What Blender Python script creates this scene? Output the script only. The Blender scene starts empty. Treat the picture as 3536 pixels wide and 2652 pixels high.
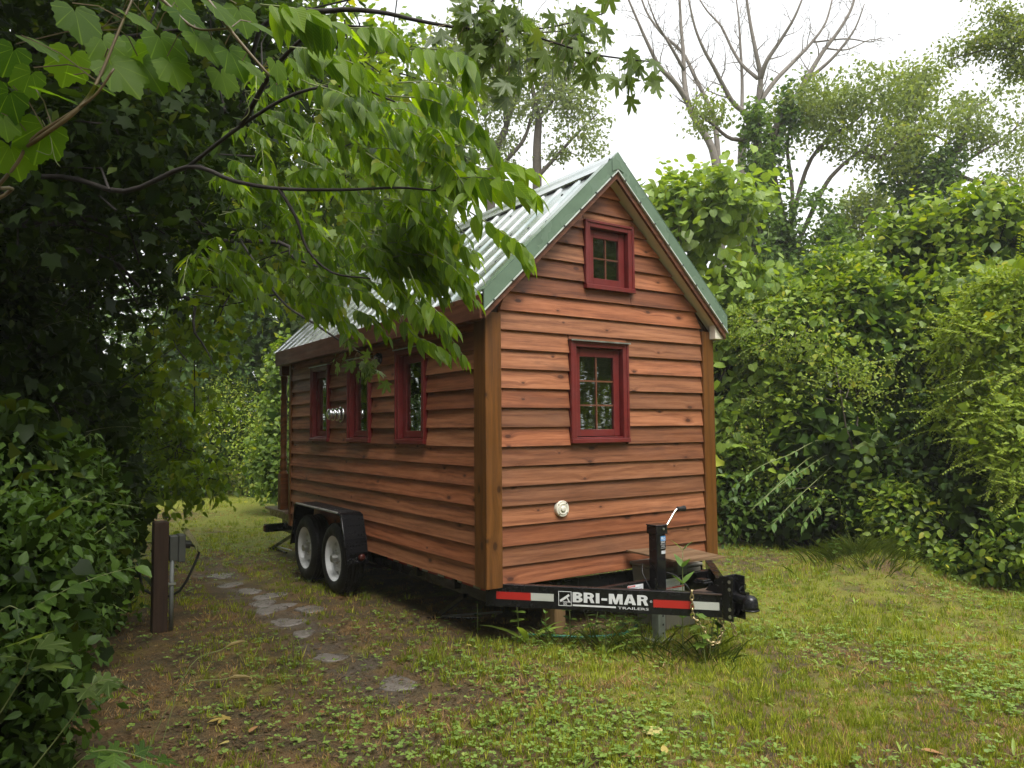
import bpy, bmesh, math, random
import numpy as np
from mathutils import Vector, Matrix

rng = np.random.default_rng(11)
random.seed(11)
SC = bpy.context.scene
COL = SC.collection
R = math.radians

# ------------------------------------------------------------------ camera
CAM = Vector((-2.782, -4.415, 1.50))
_yaw, _pitch, _roll = R(34.057), R(3.268), R(-0.483)
_F = Vector((math.sin(_yaw) * math.cos(_pitch), math.cos(_yaw) * math.cos(_pitch), math.sin(_pitch)))
_R = Vector((math.cos(_yaw), -math.sin(_yaw), 0))
_U = _R.cross(_F)
_R2 = _R * math.cos(_roll) + _U * math.sin(_roll)
_U2 = _U * math.cos(_roll) - _R * math.sin(_roll)
cam = bpy.data.objects.new('camera', bpy.data.cameras.new('camera'))
cam.data.sensor_width = 36
cam.data.lens = 26.658
cam.data.clip_end = 600
cam.matrix_world = Matrix(((_R2.x, _U2.x, -_F.x, CAM.x), (_R2.y, _U2.y, -_F.y, CAM.y), (_R2.z, _U2.z, -_F.z, CAM.z), (0, 0, 0, 1)))
COL.objects.link(cam)
SC.camera = cam
CAMN = np.array(CAM)
FWD = np.array((_F.x, _F.y, 0)) / math.hypot(_F.x, _F.y)
RGT = np.array((_R.x, _R.y, 0))

# ------------------------------------------------------------------ sky, sun, exposure
SUN_EL, SUN_AZ = R(60), R(190)          # azimuth clockwise from +Y
world = bpy.data.worlds.new('World')
SC.world = world
world.use_nodes = True
wt = world.node_tree
wt.nodes.clear()
sky = wt.nodes.new('ShaderNodeTexSky')
sky.sky_type = 'NISHITA'
sky.sun_disc = False
sky.sun_elevation = SUN_EL
sky.sun_rotation = SUN_AZ
sky.air_density = 1.0
sky.dust_density = 6.0
sky.ozone_density = 1.0
hs = wt.nodes.new('ShaderNodeHueSaturation')
hs.inputs['Saturation'].default_value = 0.12
wt.links.new(sky.outputs[0], hs.inputs['Color'])
bg = wt.nodes.new('ShaderNodeBackground')
bg.inputs['Strength'].default_value = 0.05
wt.links.new(hs.outputs[0], bg.inputs['Color'])
cl = wt.nodes.new('ShaderNodeBackground')      # the closed cloud layer under the clear sky
cl.inputs['Color'].default_value = (0.96, 0.98, 1.0, 1)
cl.inputs['Strength'].default_value = 0.40
ad = wt.nodes.new('ShaderNodeAddShader')
wt.links.new(bg.outputs[0], ad.inputs[0])
wt.links.new(cl.outputs[0], ad.inputs[1])
wo = wt.nodes.new('ShaderNodeOutputWorld')
wt.links.new(ad.outputs[0], wo.inputs[0])

sun = bpy.data.objects.new('sun', bpy.data.lights.new('sun', 'SUN'))
sun.data.energy = 1.5
sun.data.angle = R(35)
sun.data.color = (1.0, 0.96, 0.9)
_sd = Vector((math.sin(SUN_AZ) * math.cos(SUN_EL), math.cos(SUN_AZ) * math.cos(SUN_EL), math.sin(SUN_EL)))
sun.rotation_euler = _sd.to_track_quat('Z', 'Y').to_euler()
sun.location = (0, -8, 14)
COL.objects.link(sun)

SC.view_settings.view_transform = 'Standard'
SC.view_settings.look = 'None'
SC.view_settings.exposure = 1.38
SC.view_settings.gamma = 1
SC.view_settings.use_curve_mapping = False
SC.render.engine = 'CYCLES'
cy = SC.cycles
cy.use_denoising = True
cy.max_bounces = 8
cy.volume_bounces = 1
cy.diffuse_bounces = 4
cy.glossy_bounces = 3
cy.transmission_bounces = 5
cy.transparent_max_bounces = 10
cy.caustics_reflective = False
cy.caustics_refractive = False
cy.sample_clamp_indirect = 6

# ------------------------------------------------------------------ object helpers
WM = {}

def link(o, parent=None, M=None):
    M = M or Matrix.Identity(4)
    COL.objects.link(o)
    if parent is not None:
        o.parent = parent
        o.matrix_basis = WM[parent.name].inverted() @ M
    else:
        o.matrix_basis = M
    WM[o.name] = M
    return o

def tag(o, label=None, cat=None, group=None, kind=None):
    if label: o['label'] = label
    if cat: o['category'] = cat
    if group: o['group'] = group
    if kind: o['kind'] = kind
    return o

def thing(name, loc, label, cat, group=None):
    o = bpy.data.objects.new(name, None)
    o.empty_display_size = 0.1
    link(o, None, Matrix.Translation(loc))
    return tag(o, label, cat, group)

def place(name, me, mat=None, parent=None, M=None):
    if mat is not None and not me.materials:
        me.materials.append(mat)
    return link(bpy.data.objects.new(name, me), parent, M)

def T(x=0, y=0, z=0):
    return Matrix.Translation((x, y, z))

def basis(origin, x, y, z):
    return Matrix(((x[0], y[0], z[0], origin[0]), (x[1], y[1], z[1], origin[1]), (x[2], y[2], z[2], origin[2]), (0, 0, 0, 1)))

class MB:
    """collects shapes and turns them into one mesh"""
    def __init__(s):
        s.v, s.f = [], []
    def add(s, v, f):
        b = len(s.v)
        s.v += [tuple(p) for p in v]
        s.f += [tuple(i + b for i in q) for q in f]
        return s
    def hexa(s, v):
        return s.add(v, [(0, 3, 2, 1), (4, 5, 6, 7), (0, 1, 5, 4), (1, 2, 6, 5), (2, 3, 7, 6), (3, 0, 4, 7)])
    def box(s, x0, x1, y0, y1, z0, z1):
        return s.hexa([(x0, y0, z0), (x1, y0, z0), (x1, y1, z0), (x0, y1, z0), (x0, y0, z1), (x1, y0, z1), (x1, y1, z1), (x0, y1, z1)])
    def obox(s, c, ux, uy, uz):
        c, ux, uy, uz = map(Vector, (c, ux, uy, uz))
        return s.hexa([c - ux - uy - uz, c + ux - uy - uz, c + ux + uy - uz, c - ux + uy - uz, c - ux - uy + uz, c + ux - uy + uz, c + ux + uy + uz, c - ux + uy + uz])
    def prism(s, poly, a, b, fn):
        n = len(poly)
        v = [fn(p, a) for p in poly] + [fn(p, b) for p in poly]
        return s.add(v, [tuple(range(n - 1, -1, -1)), tuple(range(n, 2 * n))] + [(i, (i + 1) % n, n + (i + 1) % n, n + i) for i in range(n)])
    def tube(s, pts, rad, n=8, cap=True):
        pts = [Vector(p) for p in pts]
        m = len(pts)
        if not hasattr(rad, '__len__'): rad = [rad] * m
        ref = None
        v, f = [], []
        for i, p in enumerate(pts):
            d = (pts[min(i + 1, m - 1)] - pts[max(i - 1, 0)])
            d = d.normalized() if d.length > 1e-9 else Vector((0, 0, 1))
            if ref is None:
                ref = d.orthogonal().normalized()
            ref = (ref - d * ref.dot(d))
            ref = ref.normalized() if ref.length > 1e-6 else d.orthogonal().normalized()
            o = d.cross(ref)
            for k in range(n):
                a = 2 * math.pi * k / n
                v.append(p + (ref * math.cos(a) + o * math.sin(a)) * rad[i])
        for i in range(m - 1):
            for k in range(n):
                k2 = (k + 1) % n
                f.append((i * n + k, i * n + k2, (i + 1) * n + k2, (i + 1) * n + k))
        if cap:
            f.append(tuple(range(n - 1, -1, -1)))
            f.append(tuple((m - 1) * n + k for k in range(n)))
        return s.add(v, f)
    def lathe(s, prof, n, o, axis='z', cap=False):
        o = Vector(o)
        v, f = [], []
        for r, h in prof:
            for k in range(n):
                a = 2 * math.pi * k / n
                c, q = r * math.cos(a), r * math.sin(a)
                v.append(o + Vector({'z': (c, q, h), 'x': (h, c, q), 'y': (q, h, c)}[axis]))
        m = len(prof)
        for i in range(m - 1):
            for k in range(n):
                k2 = (k + 1) % n
                f.append((i * n + k, i * n + k2, (i + 1) * n + k2, (i + 1) * n + k))
        if cap:
            f.append(tuple(range(n - 1, -1, -1)))
            f.append(tuple((m - 1) * n + k for k in range(n)))
        return s.add(v, f)
    def torus(s, o, ux, uy, ra, rb, r, n=14, k=6):
        o, ux, uy = Vector(o), Vector(ux).normalized(), Vector(uy).normalized()
        pts = [o + ux * ra * math.cos(2 * math.pi * i / n) + uy * rb * math.sin(2 * math.pi * i / n) for i in range(n + 1)]
        return s.tube(pts, r, k, False)
    def mesh(s, name, bevel=0, smooth=False, seg=1):
        me = bpy.data.meshes.new(name)
        me.from_pydata(s.v, [], s.f)
        bm = bmesh.new()
        bm.from_mesh(me)
        bmesh.ops.recalc_face_normals(bm, faces=bm.faces)
        if bevel:
            es = [e for e in bm.edges if len(e.link_faces) == 2 and e.calc_face_angle(0) > 0.5]
            bmesh.ops.bevel(bm, geom=es, offset=bevel, segments=seg, affect='EDGES', clamp_overlap=True)
        bm.to_mesh(me)
        bm.free()
        if smooth:
            me.shade_smooth()
        return me

def part(name, mb, mat, parent, M=None, bevel=0, smooth=False, seg=1):
    return place(name, mb.mesh(name, bevel, smooth, seg), mat, parent, M)

def timber(name, p0, p1, w, t, mat, parent, up=(0, 0, 1), bevel=0.003):
    """a length of wood: local X runs along the grain"""
    p0, p1, up = Vector(p0), Vector(p1), Vector(up)
    L = (p1 - p0).length
    x = (p1 - p0) / L
    z = (up - x * up.dot(x)).normalized()
    y = z.cross(x)
    return part(name, MB().box(0, L, -t / 2, t / 2, -w / 2, w / 2), mat, parent, basis(p0, x, y, z), bevel)

def text_mesh(s, size, bold=0.0, sx=1.0):
    c = bpy.data.curves.new('txt', 'FONT')
    c.body = s
    c.size = size
    c.offset = bold
    c.resolution_u = 3
    o = bpy.data.objects.new('txt', c)
    COL.objects.link(o)
    me = bpy.data.meshes.new_from_object(o.evaluated_get(bpy.context.evaluated_depsgraph_get()))
    bpy.data.objects.remove(o)
    for v in me.vertices:
        v.co.x *= sx
    me.name = 'lettering'
    return me

def fit_text(s, w, h, bold=0.0):
    """lettering scaled to width w and cap height h, lower-left corner at the origin"""
    me = text_mesh(s, 1.0, bold)
    co = np.array([v.co for v in me.vertices])
    lo, hi = co.min(0), co.max(0)
    for v in me.vertices:
        v.co.x = (v.co.x - lo[0]) / (hi[0] - lo[0]) * w
        v.co.y = (v.co.y - lo[1]) / (hi[1] - lo[1]) * h
    return me

# ------------------------------------------------------------------ material helpers
class NB:
    def __init__(s, name):
        s.m = bpy.data.materials.new(name)
        s.m.use_nodes = True
        s.t = s.m.node_tree
        s.t.nodes.clear()
    def n(s, typ, props=None, **ins):
        nd = s.t.nodes.new(typ)
        for k, v in (props or {}).items(): setattr(nd, k, v)
        for k, v in ins.items():
            key = int(k[1:]) if k[0] == '_' else k.replace('_', ' ')
            s.set(nd.inputs[key], v)
        return nd
    def set(s, sock, v):
        if isinstance(v, bpy.types.NodeSocket): s.t.links.new(v, sock)
        else:
            if isinstance(v, (tuple, list)) and len(v) == 3 and sock.type == 'RGBA': v = tuple(v) + (1,)
            sock.default_value = v
    def math(s, op, a, b=None, c=None, clamp=False):
        nd = s.t.nodes.new('ShaderNodeMath')
        nd.operation = op
        nd.use_clamp = clamp
        for i, v in enumerate((a, b, c)):
            if v is not None: s.set(nd.inputs[i], v)
        return nd.outputs[0]
    def vmath(s, op, a, b=None):
        nd = s.t.nodes.new('ShaderNodeVectorMath')
        nd.operation = op
        s.set(nd.inputs[0], a)
        if b is not None: s.set(nd.inputs[1], b)
        return nd.outputs[0]
    def mix(s, fac, a, b, blend='MIX'):
        nd = s.t.nodes.new('ShaderNodeMix')
        nd.data_type = 'RGBA'
        nd.blend_type = blend
        s.set(nd.inputs[0], fac); s.set(nd.inputs[6], a); s.set(nd.inputs[7], b)
        return nd.outputs[2]
    def ramp(s, fac, stops, interp='LINEAR'):
        nd = s.t.nodes.new('ShaderNodeValToRGB')
        cr = nd.color_ramp
        cr.interpolation = interp
        while len(cr.elements) < len(stops): cr.elements.new(0.5)
        for e, (p, c) in zip(cr.elements, stops):
            e.position = p
            e.color = tuple(c) + (1,) if hasattr(c, '__len__') else (c, c, c, 1)
        s.set(nd.inputs[0], fac)
        return nd.outputs[0]
    def step(s, v, a, b, lo=0.0, hi=1.0):
        nd = s.t.nodes.new('ShaderNodeMapRange')
        nd.interpolation_type = 'SMOOTHSTEP'
        for k, x in zip(range(5), (v, a, b, lo, hi)): s.set(nd.inputs[k], x)
        return nd.outputs[0]
    def noise(s, vec, scale, detail=3, rough=0.5, dist=0.0):
        nd = s.n('ShaderNodeTexNoise', None, Vector=vec, Scale=scale, Detail=detail, Roughness=rough, Distortion=dist)
        return nd.outputs[0]
    def sep(s, v):
        return s.n('ShaderNodeSeparateXYZ', None, Vector=v).outputs
    def comb(s, x, y, z):
        return s.n('ShaderNodeCombineXYZ', None, X=x, Y=y, Z=z).outputs[0]
    def coord(s, which):
        return s.n('ShaderNodeTexCoord').outputs[which]
    def pos(s):
        return s.n('ShaderNodeNewGeometry').outputs['Position']
    def rand(s):
        return s.n('ShaderNodeObjectInfo').outputs['Random']
    def bump(s, h, strength=0.3, dist=0.01):
        return s.n('ShaderNodeBump', None, Strength=strength, Distance=dist, Height=h).outputs[0]
    def prin(s, **k):
        return s.n('ShaderNodeBsdfPrincipled', None, **k)
    def out(s, sh):
        o = s.t.nodes.new('ShaderNodeOutputMaterial')
        s.t.links.new(sh, o.inputs[0])
        return s.m

def plain(name, col, rough=0.5, metal=0.0, var=0.12, scale=14, bump=0.15, spec=0.5, coat=0.0, wet=0.0):
    b = NB(name)
    p = b.coord('Object')
    n1 = b.noise(p, scale, 5, 0.6)
    c = b.mix(1.0, col, b.ramp(n1, [(0.25, 1 - var), (0.75, 1 + var)]), 'MULTIPLY')
    r = b.step(b.noise(p, scale * 0.6, 3), 0.35, 0.7, max(0.03, rough - 0.1 - wet), min(1, rough + 0.1))
    sh = b.prin(Base_Color=c, Roughness=r, Metallic=metal, Specular_IOR_Level=spec, Coat_Weight=coat, Normal=b.bump(b.noise(p, scale * 8, 3), bump, 0.002))
    return b.out(sh.outputs[0])

def wood(name, c1, c2, c3, knots=1.0, rough=0.5, tone=0.3, stain=0.5, grain=1.0):
    b = NB(name)
    rnd = b.rand()
    p = b.vmath('ADD', b.coord('Object'), b.comb(b.math('MULTIPLY', rnd, 61.0), b.math('MULTIPLY', rnd, 17.0), b.math('MULTIPLY', rnd, 29.0)))
    x, y, z = b.sep(p)[:3]
    zy = b.math('ADD', z, b.math('MULTIPLY', y, 0.9))
    kv = b.comb(b.math('MULTIPLY', x, 3.1), b.math('MULTIPLY', zy, 5.6), 0.0)
    vo = b.n('ShaderNodeTexVoronoi', {'voronoi_dimensions': '2D'}, Vector=kv, Scale=1.0)
    d = vo.outputs['Distance']
    gate = b.math('GREATER_THAN', b.sep(vo.outputs['Color'])[0], 0.62)
    d = b.math('MULTIPLY', d, b.step(b.sep(vo.outputs['Color'])[1], 0.0, 1.0, 0.9, 2.2))
    warp = b.math('MULTIPLY', b.math('EXPONENT', b.math('MULTIPLY', d, -7.0)), gate)
    gz = b.math('ADD', b.math('MULTIPLY', zy, 46.0 * grain), b.math('MULTIPLY', warp, 2.6))
    gv = b.comb(b.math('MULTIPLY', x, 1.7), gz, 0.0)
    g1 = b.noise(gv, 1.0, 4, 0.55, 0.35)
    rings = b.math('SINE', b.math('ADD', b.math('MULTIPLY', gz, 1.9), b.math('MULTIPLY', b.noise(b.comb(b.math('MULTIPLY', x, 1.1), b.math('MULTIPLY', zy, 9.0), 0.0), 1.0, 2), 16.0)))
    fine = b.noise(b.comb(b.math('MULTIPLY', x, 9.0), b.math('MULTIPLY', gz, 7.0), 0.0), 1.0, 3, 0.6)
    gg = b.math('ADD', b.math('MULTIPLY', g1, 0.42), b.math('ADD', b.math('MULTIPLY', rings, 0.05), b.math('MULTIPLY', fine, 0.38)))
    col = b.ramp(gg, [(0.26, c1), (0.40, c2), (0.56, c3)])
    # whole boards differ in tone, and weather in soft grey-brown blotches
    r2 = b.math('FRACT', b.math('MULTIPLY', rnd, 7.31))
    tv = b.step(rnd, 0.0, 1.0, 1 - tone, 1 + tone * 0.55)
    col = b.mix(1.0, col, b.comb(tv, b.math('MULTIPLY', tv, b.step(r2, 0, 1, 0.93, 1.12)), b.math('MULTIPLY', tv, b.step(r2, 0, 1, 0.88, 1.16))), 'MULTIPLY')
    sn = b.noise(b.comb(b.math('MULTIPLY', x, 1.9), b.math('MULTIPLY', zy, 6.5), rnd), 1.0, 5, 0.68)
    col = b.mix(b.step(sn, 0.52, 0.78, 0.0, stain), col, (c1[0] * 0.55, c1[1] * 0.75, c1[2] * 0.85))
    kn = b.math('MULTIPLY', b.math('MULTIPLY', b.step(d, 0.105, 0.055), gate), knots)
    halo = b.math('MULTIPLY', b.math('MULTIPLY', b.step(d, 0.24, 0.07), gate), 0.45 * knots)
    col = b.mix(halo, col, (c1[0] * 0.75, c1[1] * 0.7, c1[2] * 0.7))
    col = b.mix(b.math('MULTIPLY', kn, 0.8), col, (c1[0] * 0.34, c1[1] * 0.36, c1[2] * 0.45))
    ro = b.step(sn, 0.3, 0.7, rough - 0.12, rough + 0.12)
    h = b.math('ADD', gg, b.math('MULTIPLY', kn, 0.5))
    sh = b.prin(Base_Color=col, Roughness=ro, Specular_IOR_Level=0.36, Normal=b.bump(h, 0.35, 0.003))
    return b.out(sh.outputs[0])

def leafmat(name, dark, light, hot=None, trans=0.42, tcol=(1.25, 1.35, 0.5), rough=0.42, spec=0.3, veins=False, hotpos=0.94):
    b = NB(name)
    v = b.math('FRACT', b.math('ADD', b.n('ShaderNodeAttribute', {'attribute_name': 'var'}).outputs['Fac'], b.math('MULTIPLY', b.rand(), 0.97)))
    stops = [(0.0, dark), (0.8, light)]
    if hot: stops += [(hotpos, light), (1.0, hot)]
    col = b.ramp(v, stops)
    nrm = None
    if veins:
        u, w = b.sep(b.coord('UV'))[:2]
        a = b.math('ABSOLUTE', b.math('SUBTRACT', u, 0.5))
        if veins == 'palm':
            an = b.math('ARCTAN2', b.math('SUBTRACT', u, 0.5), b.math('SUBTRACT', w, 0.13))
            vein = b.math('MULTIPLY', b.step(b.math('ABSOLUTE', b.math('SINE', b.math('MULTIPLY', an, 4.6))), .16, .04), .9)
            fine = b.math('MULTIPLY', b.step(b.noise(b.coord('UV'), 22, 3, .6), .55, .7), .15)
            col = b.mix(b.math('MAXIMUM', vein, fine), col, (light[0] * 1.5, light[1] * 1.35, light[2] * 2.2))
        mid = b.step(a, 0.028, 0.008)
        sv = b.math('SINE', b.math('MULTIPLY', b.math('SUBTRACT', w, b.math('MULTIPLY', a, 0.75)), 58.0))
        side = b.math('MULTIPLY', b.step(sv, 0.86, 1.0), 0.5)
        if veins != 'palm': col = b.mix(b.math('MULTIPLY', b.math('MAXIMUM', mid, side), 0.4), col, (light[0] * 1.9, light[1] * 1.6, light[2] * 1.9))
        if veins != 'palm': nrm = b.bump(b.math('ADD', sv, b.math('MULTIPLY', mid, -2.0)), 0.25, 0.003)
    k = dict(Base_Color=col, Roughness=rough, Specular_IOR_Level=spec)
    if nrm is not None: k['Normal'] = nrm
    p = b.prin(**k)
    tr = b.n('ShaderNodeBsdfTranslucent', None, Color=b.mix(1.0, col, tuple(tcol), 'MULTIPLY'))
    return b.out(b.n('ShaderNodeMixShader', None, _0=trans, _1=p.outputs[0], _2=tr.outputs[0]).outputs[0])

# ------------------------------------------------------------------ materials of the built things
M_CLAP = wood('stained_cedar', (0.125, 0.040, 0.018), (0.252, 0.090, 0.040), (0.365, 0.145, 0.070), rough=0.5, tone=0.40, stain=0.5)
M_POST = wood('stained_pine_post', (0.070, 0.024, 0.005), (0.118, 0.041, 0.008), (0.165, 0.060, 0.013), knots=0.9, rough=0.48, tone=0.10, stain=0.15)
M_RAKE = wood('stained_rake', (0.07, 0.024, 0.012), (0.12, 0.042, 0.021), (0.165, 0.062, 0.032), knots=0.5, rough=0.5, tone=0.1, stain=0.3)
M_DECK = wood('grey_plank', (0.08, 0.05, 0.035), (0.125, 0.082, 0.058), (0.17, 0.12, 0.085), knots=0.6, rough=0.32, tone=0.1)
M_PLY = wood('weathered_plywood', (0.09, 0.055, 0.03), (0.155, 0.098, 0.055), (0.21, 0.14, 0.085), knots=0.7, rough=0.45, tone=0.05, grain=0.6)
M_UPOST = wood('old_post', (0.024, 0.013, 0.008), (0.042, 0.024, 0.014), (0.06, 0.036, 0.022), knots=0.3, rough=0.7, tone=0.05)
M_BLOCK = wood('raw_block', (0.13, 0.07, 0.028), (0.2, 0.11, 0.046), (0.26, 0.15, 0.068), knots=0.4, rough=0.6)
M_RED = plain('barn_red_paint', (0.128, 0.0160, 0.0150), 0.42, var=0.22, scale=9, bump=0.1)
M_SHEATH = plain('dark_sheathing', (0.05, 0.028, 0.018), 0.8)
M_ROOM = plain('room_lining', (0.10, 0.075, 0.05), 0.8)
M_GREEN = plain('green_trim_paint', (0.125, 0.185, 0.132), 0.26, var=0.16, scale=7, bump=0.08, spec=0.6, coat=0.25)
M_EDGE = plain('bare_trim_edge', (0.62, 0.66, 0.62), 0.35, metal=0.3)
M_SOFFIT = plain('cream_soffit', (0.66, 0.62, 0.52), 0.6, var=0.1, scale=5)
M_BLACK = plain('black_trailer_paint', (0.008, 0.008, 0.009), 0.25, var=0.35, scale=10, bump=0.15, spec=0.32)
M_MATT = plain('black_rubber', (0.012, 0.012, 0.012), 0.55, spec=.3, var=0.4, scale=22, bump=0.4)
M_RUST = plain('dark_axle_steel', (0.05, 0.03, 0.02), 0.75, var=0.4)
M_RIM = plain('white_wheel_paint', (0.72, 0.73, 0.73), 0.4, var=0.14, scale=9)
M_STEEL = plain('zinc_steel', (0.48, 0.48, 0.46), 0.38, metal=0.9, var=0.2, scale=20)
M_CHROME = plain('chrome', (0.75, 0.76, 0.77), 0.09, metal=1.0, var=0.05)
M_BRASS = plain('yellow_zinc_chain', (0.46, 0.37, 0.20), 0.33, metal=0.85, var=0.25, scale=40)
M_GALV = plain('galvanised_leg', (0.17, 0.19, 0.16), 0.45, metal=0.5, var=0.25, scale=18)
M_IVORY = plain('ivory_plastic', (0.66, 0.63, 0.53), 0.4, var=0.08)
M_BIN = plain('beige_plastic', (0.15, 0.14, 0.11), 0.55, var=0.12)
M_GREYBOX = plain('grey_outlet_box', (0.065, 0.068, 0.06), 0.5)
M_PVC = plain('grey_pvc', (0.15, 0.16, 0.15), 0.5)
M_CORD = plain('black_cord', (0.012, 0.012, 0.012), 0.45)
M_HOSE = plain('green_hose', (0.03, 0.19, 0.115), 0.4)
M_WHITEINK = plain('silver_decal', (0.60, 0.61, 0.62), 0.42, var=0.06)
M_STICKER = plain('white_sticker', (0.62, 0.63, 0.65), 0.45, var=0.1)
M_STICKRED = plain('red_sticker', (0.50, 0.045, 0.035), 0.45)
M_STICKGREY = plain('printed_grey', (0.25, 0.28, 0.33), 0.5)
M_BLUE = plain('blue_sticker', (0.05, 0.22, 0.48), 0.4)
M_MARKER = plain('red_lens', (0.06, 0.010, 0.006), 0.3)
M_SCREW = plain('dark_screw', (0.06, 0.065, 0.06), 0.5, metal=0.5)

def _tape(name, c1, c2):
    b = NB(name)
    x, y, z = b.sep(b.coord('Object'))[:3]
    p = b.math('ADD', x, b.math('MULTIPLY', y, 1.0))
    q = b.math('SUBTRACT', x, b.math('MULTIPLY', y, 1.0))
    w1 = b.math('SINE', b.math('MULTIPLY', p, 420.0))
    w2 = b.math('SINE', b.math('MULTIPLY', q, 420.0))
    g = b.step(b.math('MAXIMUM', w1, w2), 0.45, 0.95)
    col = b.mix(g, c1, c2)
    sh = b.prin(Base_Color=col, Roughness=0.3, Specular_IOR_Level=0.6, Normal=b.bump(g, 0.3, 0.001))
    return b.out(sh.outputs[0])
M_TAPER = _tape('red_reflective_tape', (0.30, 0.012, 0.010), (0.46, 0.025, 0.02))
M_TAPEW = _tape('white_reflective_tape', (0.30, 0.31, 0.28), (0.60, 0.61, 0.56))

def _roofmat():
    b = NB('sky_silver_roof_metal')
    p = b.coord('Object')
    n1 = b.noise(p, 2.2, 5, 0.6, 0.6)
    n2 = b.noise(p, 24, 3, 0.6)
    c = b.ramp(n1, [(0.32, (0.40, 0.47, 0.44)), (0.5, (0.58, 0.62, 0.61)), (0.75, (0.70, 0.72, 0.72))])  # silver tones stand for sky reflected in glossy green paint
    r = b.step(b.math('ADD', n1, b.math('MULTIPLY', n2, 0.25)), 0.4, 0.85, 0.13, 0.40)
    sh = b.prin(Base_Color=c, Metallic=0.85, Roughness=r, Normal=b.bump(n1, 0.12, 0.02))
    return b.out(sh.outputs[0])
M_ROOF = _roofmat()

def _tread():
    b = NB('black_tread_plate')
    p = b.coord('Object')
    x, y, z = b.sep(p)[:3]
    q = b.math('ADD', x, z)
    v = b.n('ShaderNodeTexVoronoi', None, Vector=p, Scale=36.0, Randomness=0.3)
    h = b.step(v.outputs['Distance'], 0.34, 0.16)
    sh = b.prin(Base_Color=(0.005, 0.005, 0.006, 1), Roughness=b.step(h, 0, 1, 0.34, 0.2), Specular_IOR_Level=0.16, Normal=b.bump(h, 0.9, 0.006))
    return b.out(sh.outputs[0])
M_TREAD = _tread()

def _glass():
    b = NB('window_glass')
    p = b.coord('Object')
    x, y, z = b.sep(p)[:3]
    nrm = b.bump(b.noise(b.comb(b.math('MULTIPLY', x, 2.0), y, b.math('MULTIPLY', z, 26.0)), 1.0, 2, 0.4, 0.3), 0.018, 0.03)
    f = b.n('ShaderNodeFresnel', None, IOR=1.75, Normal=nrm).outputs[0]
    g = b.n('ShaderNodeBsdfGlossy', None, Color=(0.9, 0.95, 0.9, 1), Roughness=0.01, Normal=nrm)
    t = b.n('ShaderNodeBsdfTransparent', None, Color=(0.80, 0.84, 0.80, 1))
    fac = b.math('ADD', b.math('MULTIPLY', f, 1.8), 0.10, clamp=True)
    return b.out(b.n('ShaderNodeMixShader', None, _0=fac, _1=t.outputs[0], _2=g.outputs[0]).outputs[0])
M_GLASS = _glass()

def _clear():
    b = NB('clear_plastic')
    g = b.n('ShaderNodeBsdfGlossy', None, Color=(1, 1, 1, 1), Roughness=0.12)
    t = b.n('ShaderNodeBsdfTransparent', None, Color=(0.75, 0.78, 0.72, 1))
    return b.out(b.n('ShaderNodeMixShader', None, _0=0.3, _1=t.outputs[0], _2=g.outputs[0]).outputs[0])
M_CLEAR = _clear()

# ================================================================== THE HOUSE ON ITS TRAILER
HZ = 0.41                         # bottom of the corner posts above the ground
W, L = 2.2, 4.20                 # body width and length
EXP = 0.1363                      # board exposure
APX, SLOPE = 1.1, 0.967
def soff(x): return 3.0 - SLOPE * abs(x - APX)

house = thing('tiny_house', (APX, L / 2, 0), 'small red-brown clapboard house built on a black two-axle trailer', 'tiny house')
H = T(0, 0, HZ)
SIDE_L = T(0, 0, HZ) @ Matrix(((0, 1, 0, 0), (-1, 0, 0, 0), (0, 0, 1, 0), (0, 0, 0, 1)))      # local x -> -Y, local -y -> -X
SIDE_R = T(W, 0, HZ) @ Matrix(((0, -1, 0, 0), (1, 0, 0, 0), (0, 0, 1, 0), (0, 0, 0, 1)))      # local x -> +Y, local -y -> +X

def wall_cells(mb, x0, x1, z0, z1, holes, y0, y1):
    xs = sorted({x0, x1, *[h[0] for h in holes], *[h[1] for h in holes]})
    zs = sorted({z0, z1, *[h[2] for h in holes], *[h[3] for h in holes]})
    for i in range(len(xs) - 1):
        for j in range(len(zs) - 1):
            cx, cz = (xs[i] + xs[i + 1]) / 2, (zs[j] + zs[j + 1]) / 2
            if not any(h[0] < cx < h[1] and h[2] < cz < h[3] for h in holes):
                mb.box(xs[i], xs[i + 1], y0, y1, zs[j], zs[j + 1])
    return mb

# window openings: casing (x0, x1, z0, z1) and opening
FW = [dict(c=(0.700, 1.262, 0.972, 1.728), o=(0.750, 1.212, 1.012, 1.686), mx=1, mz=2, flash=1),
      dict(c=(0.855, 1.340, 2.135, 2.655), o=(0.900, 1.286, 2.172, 2.608), mx=1, mz=1, flash=0)]
SWY = [(0.858, 1.373), (1.918, 2.424), (2.945, 3.450)]
SW = [dict(c=(-b, -a, 0.968, 1.735), o=(-b + 0.05, -a - 0.05, 1.012, 1.69), mx=0, mz=0, flash=1) for a, b in SWY]

front = wall_cells(MB(), 0.01, W - 0.01, 0.02, 1.86, [FW[0]['o']], 0.004, 0.03)
def gab(p, y): return (p[0], y, p[1])
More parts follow.
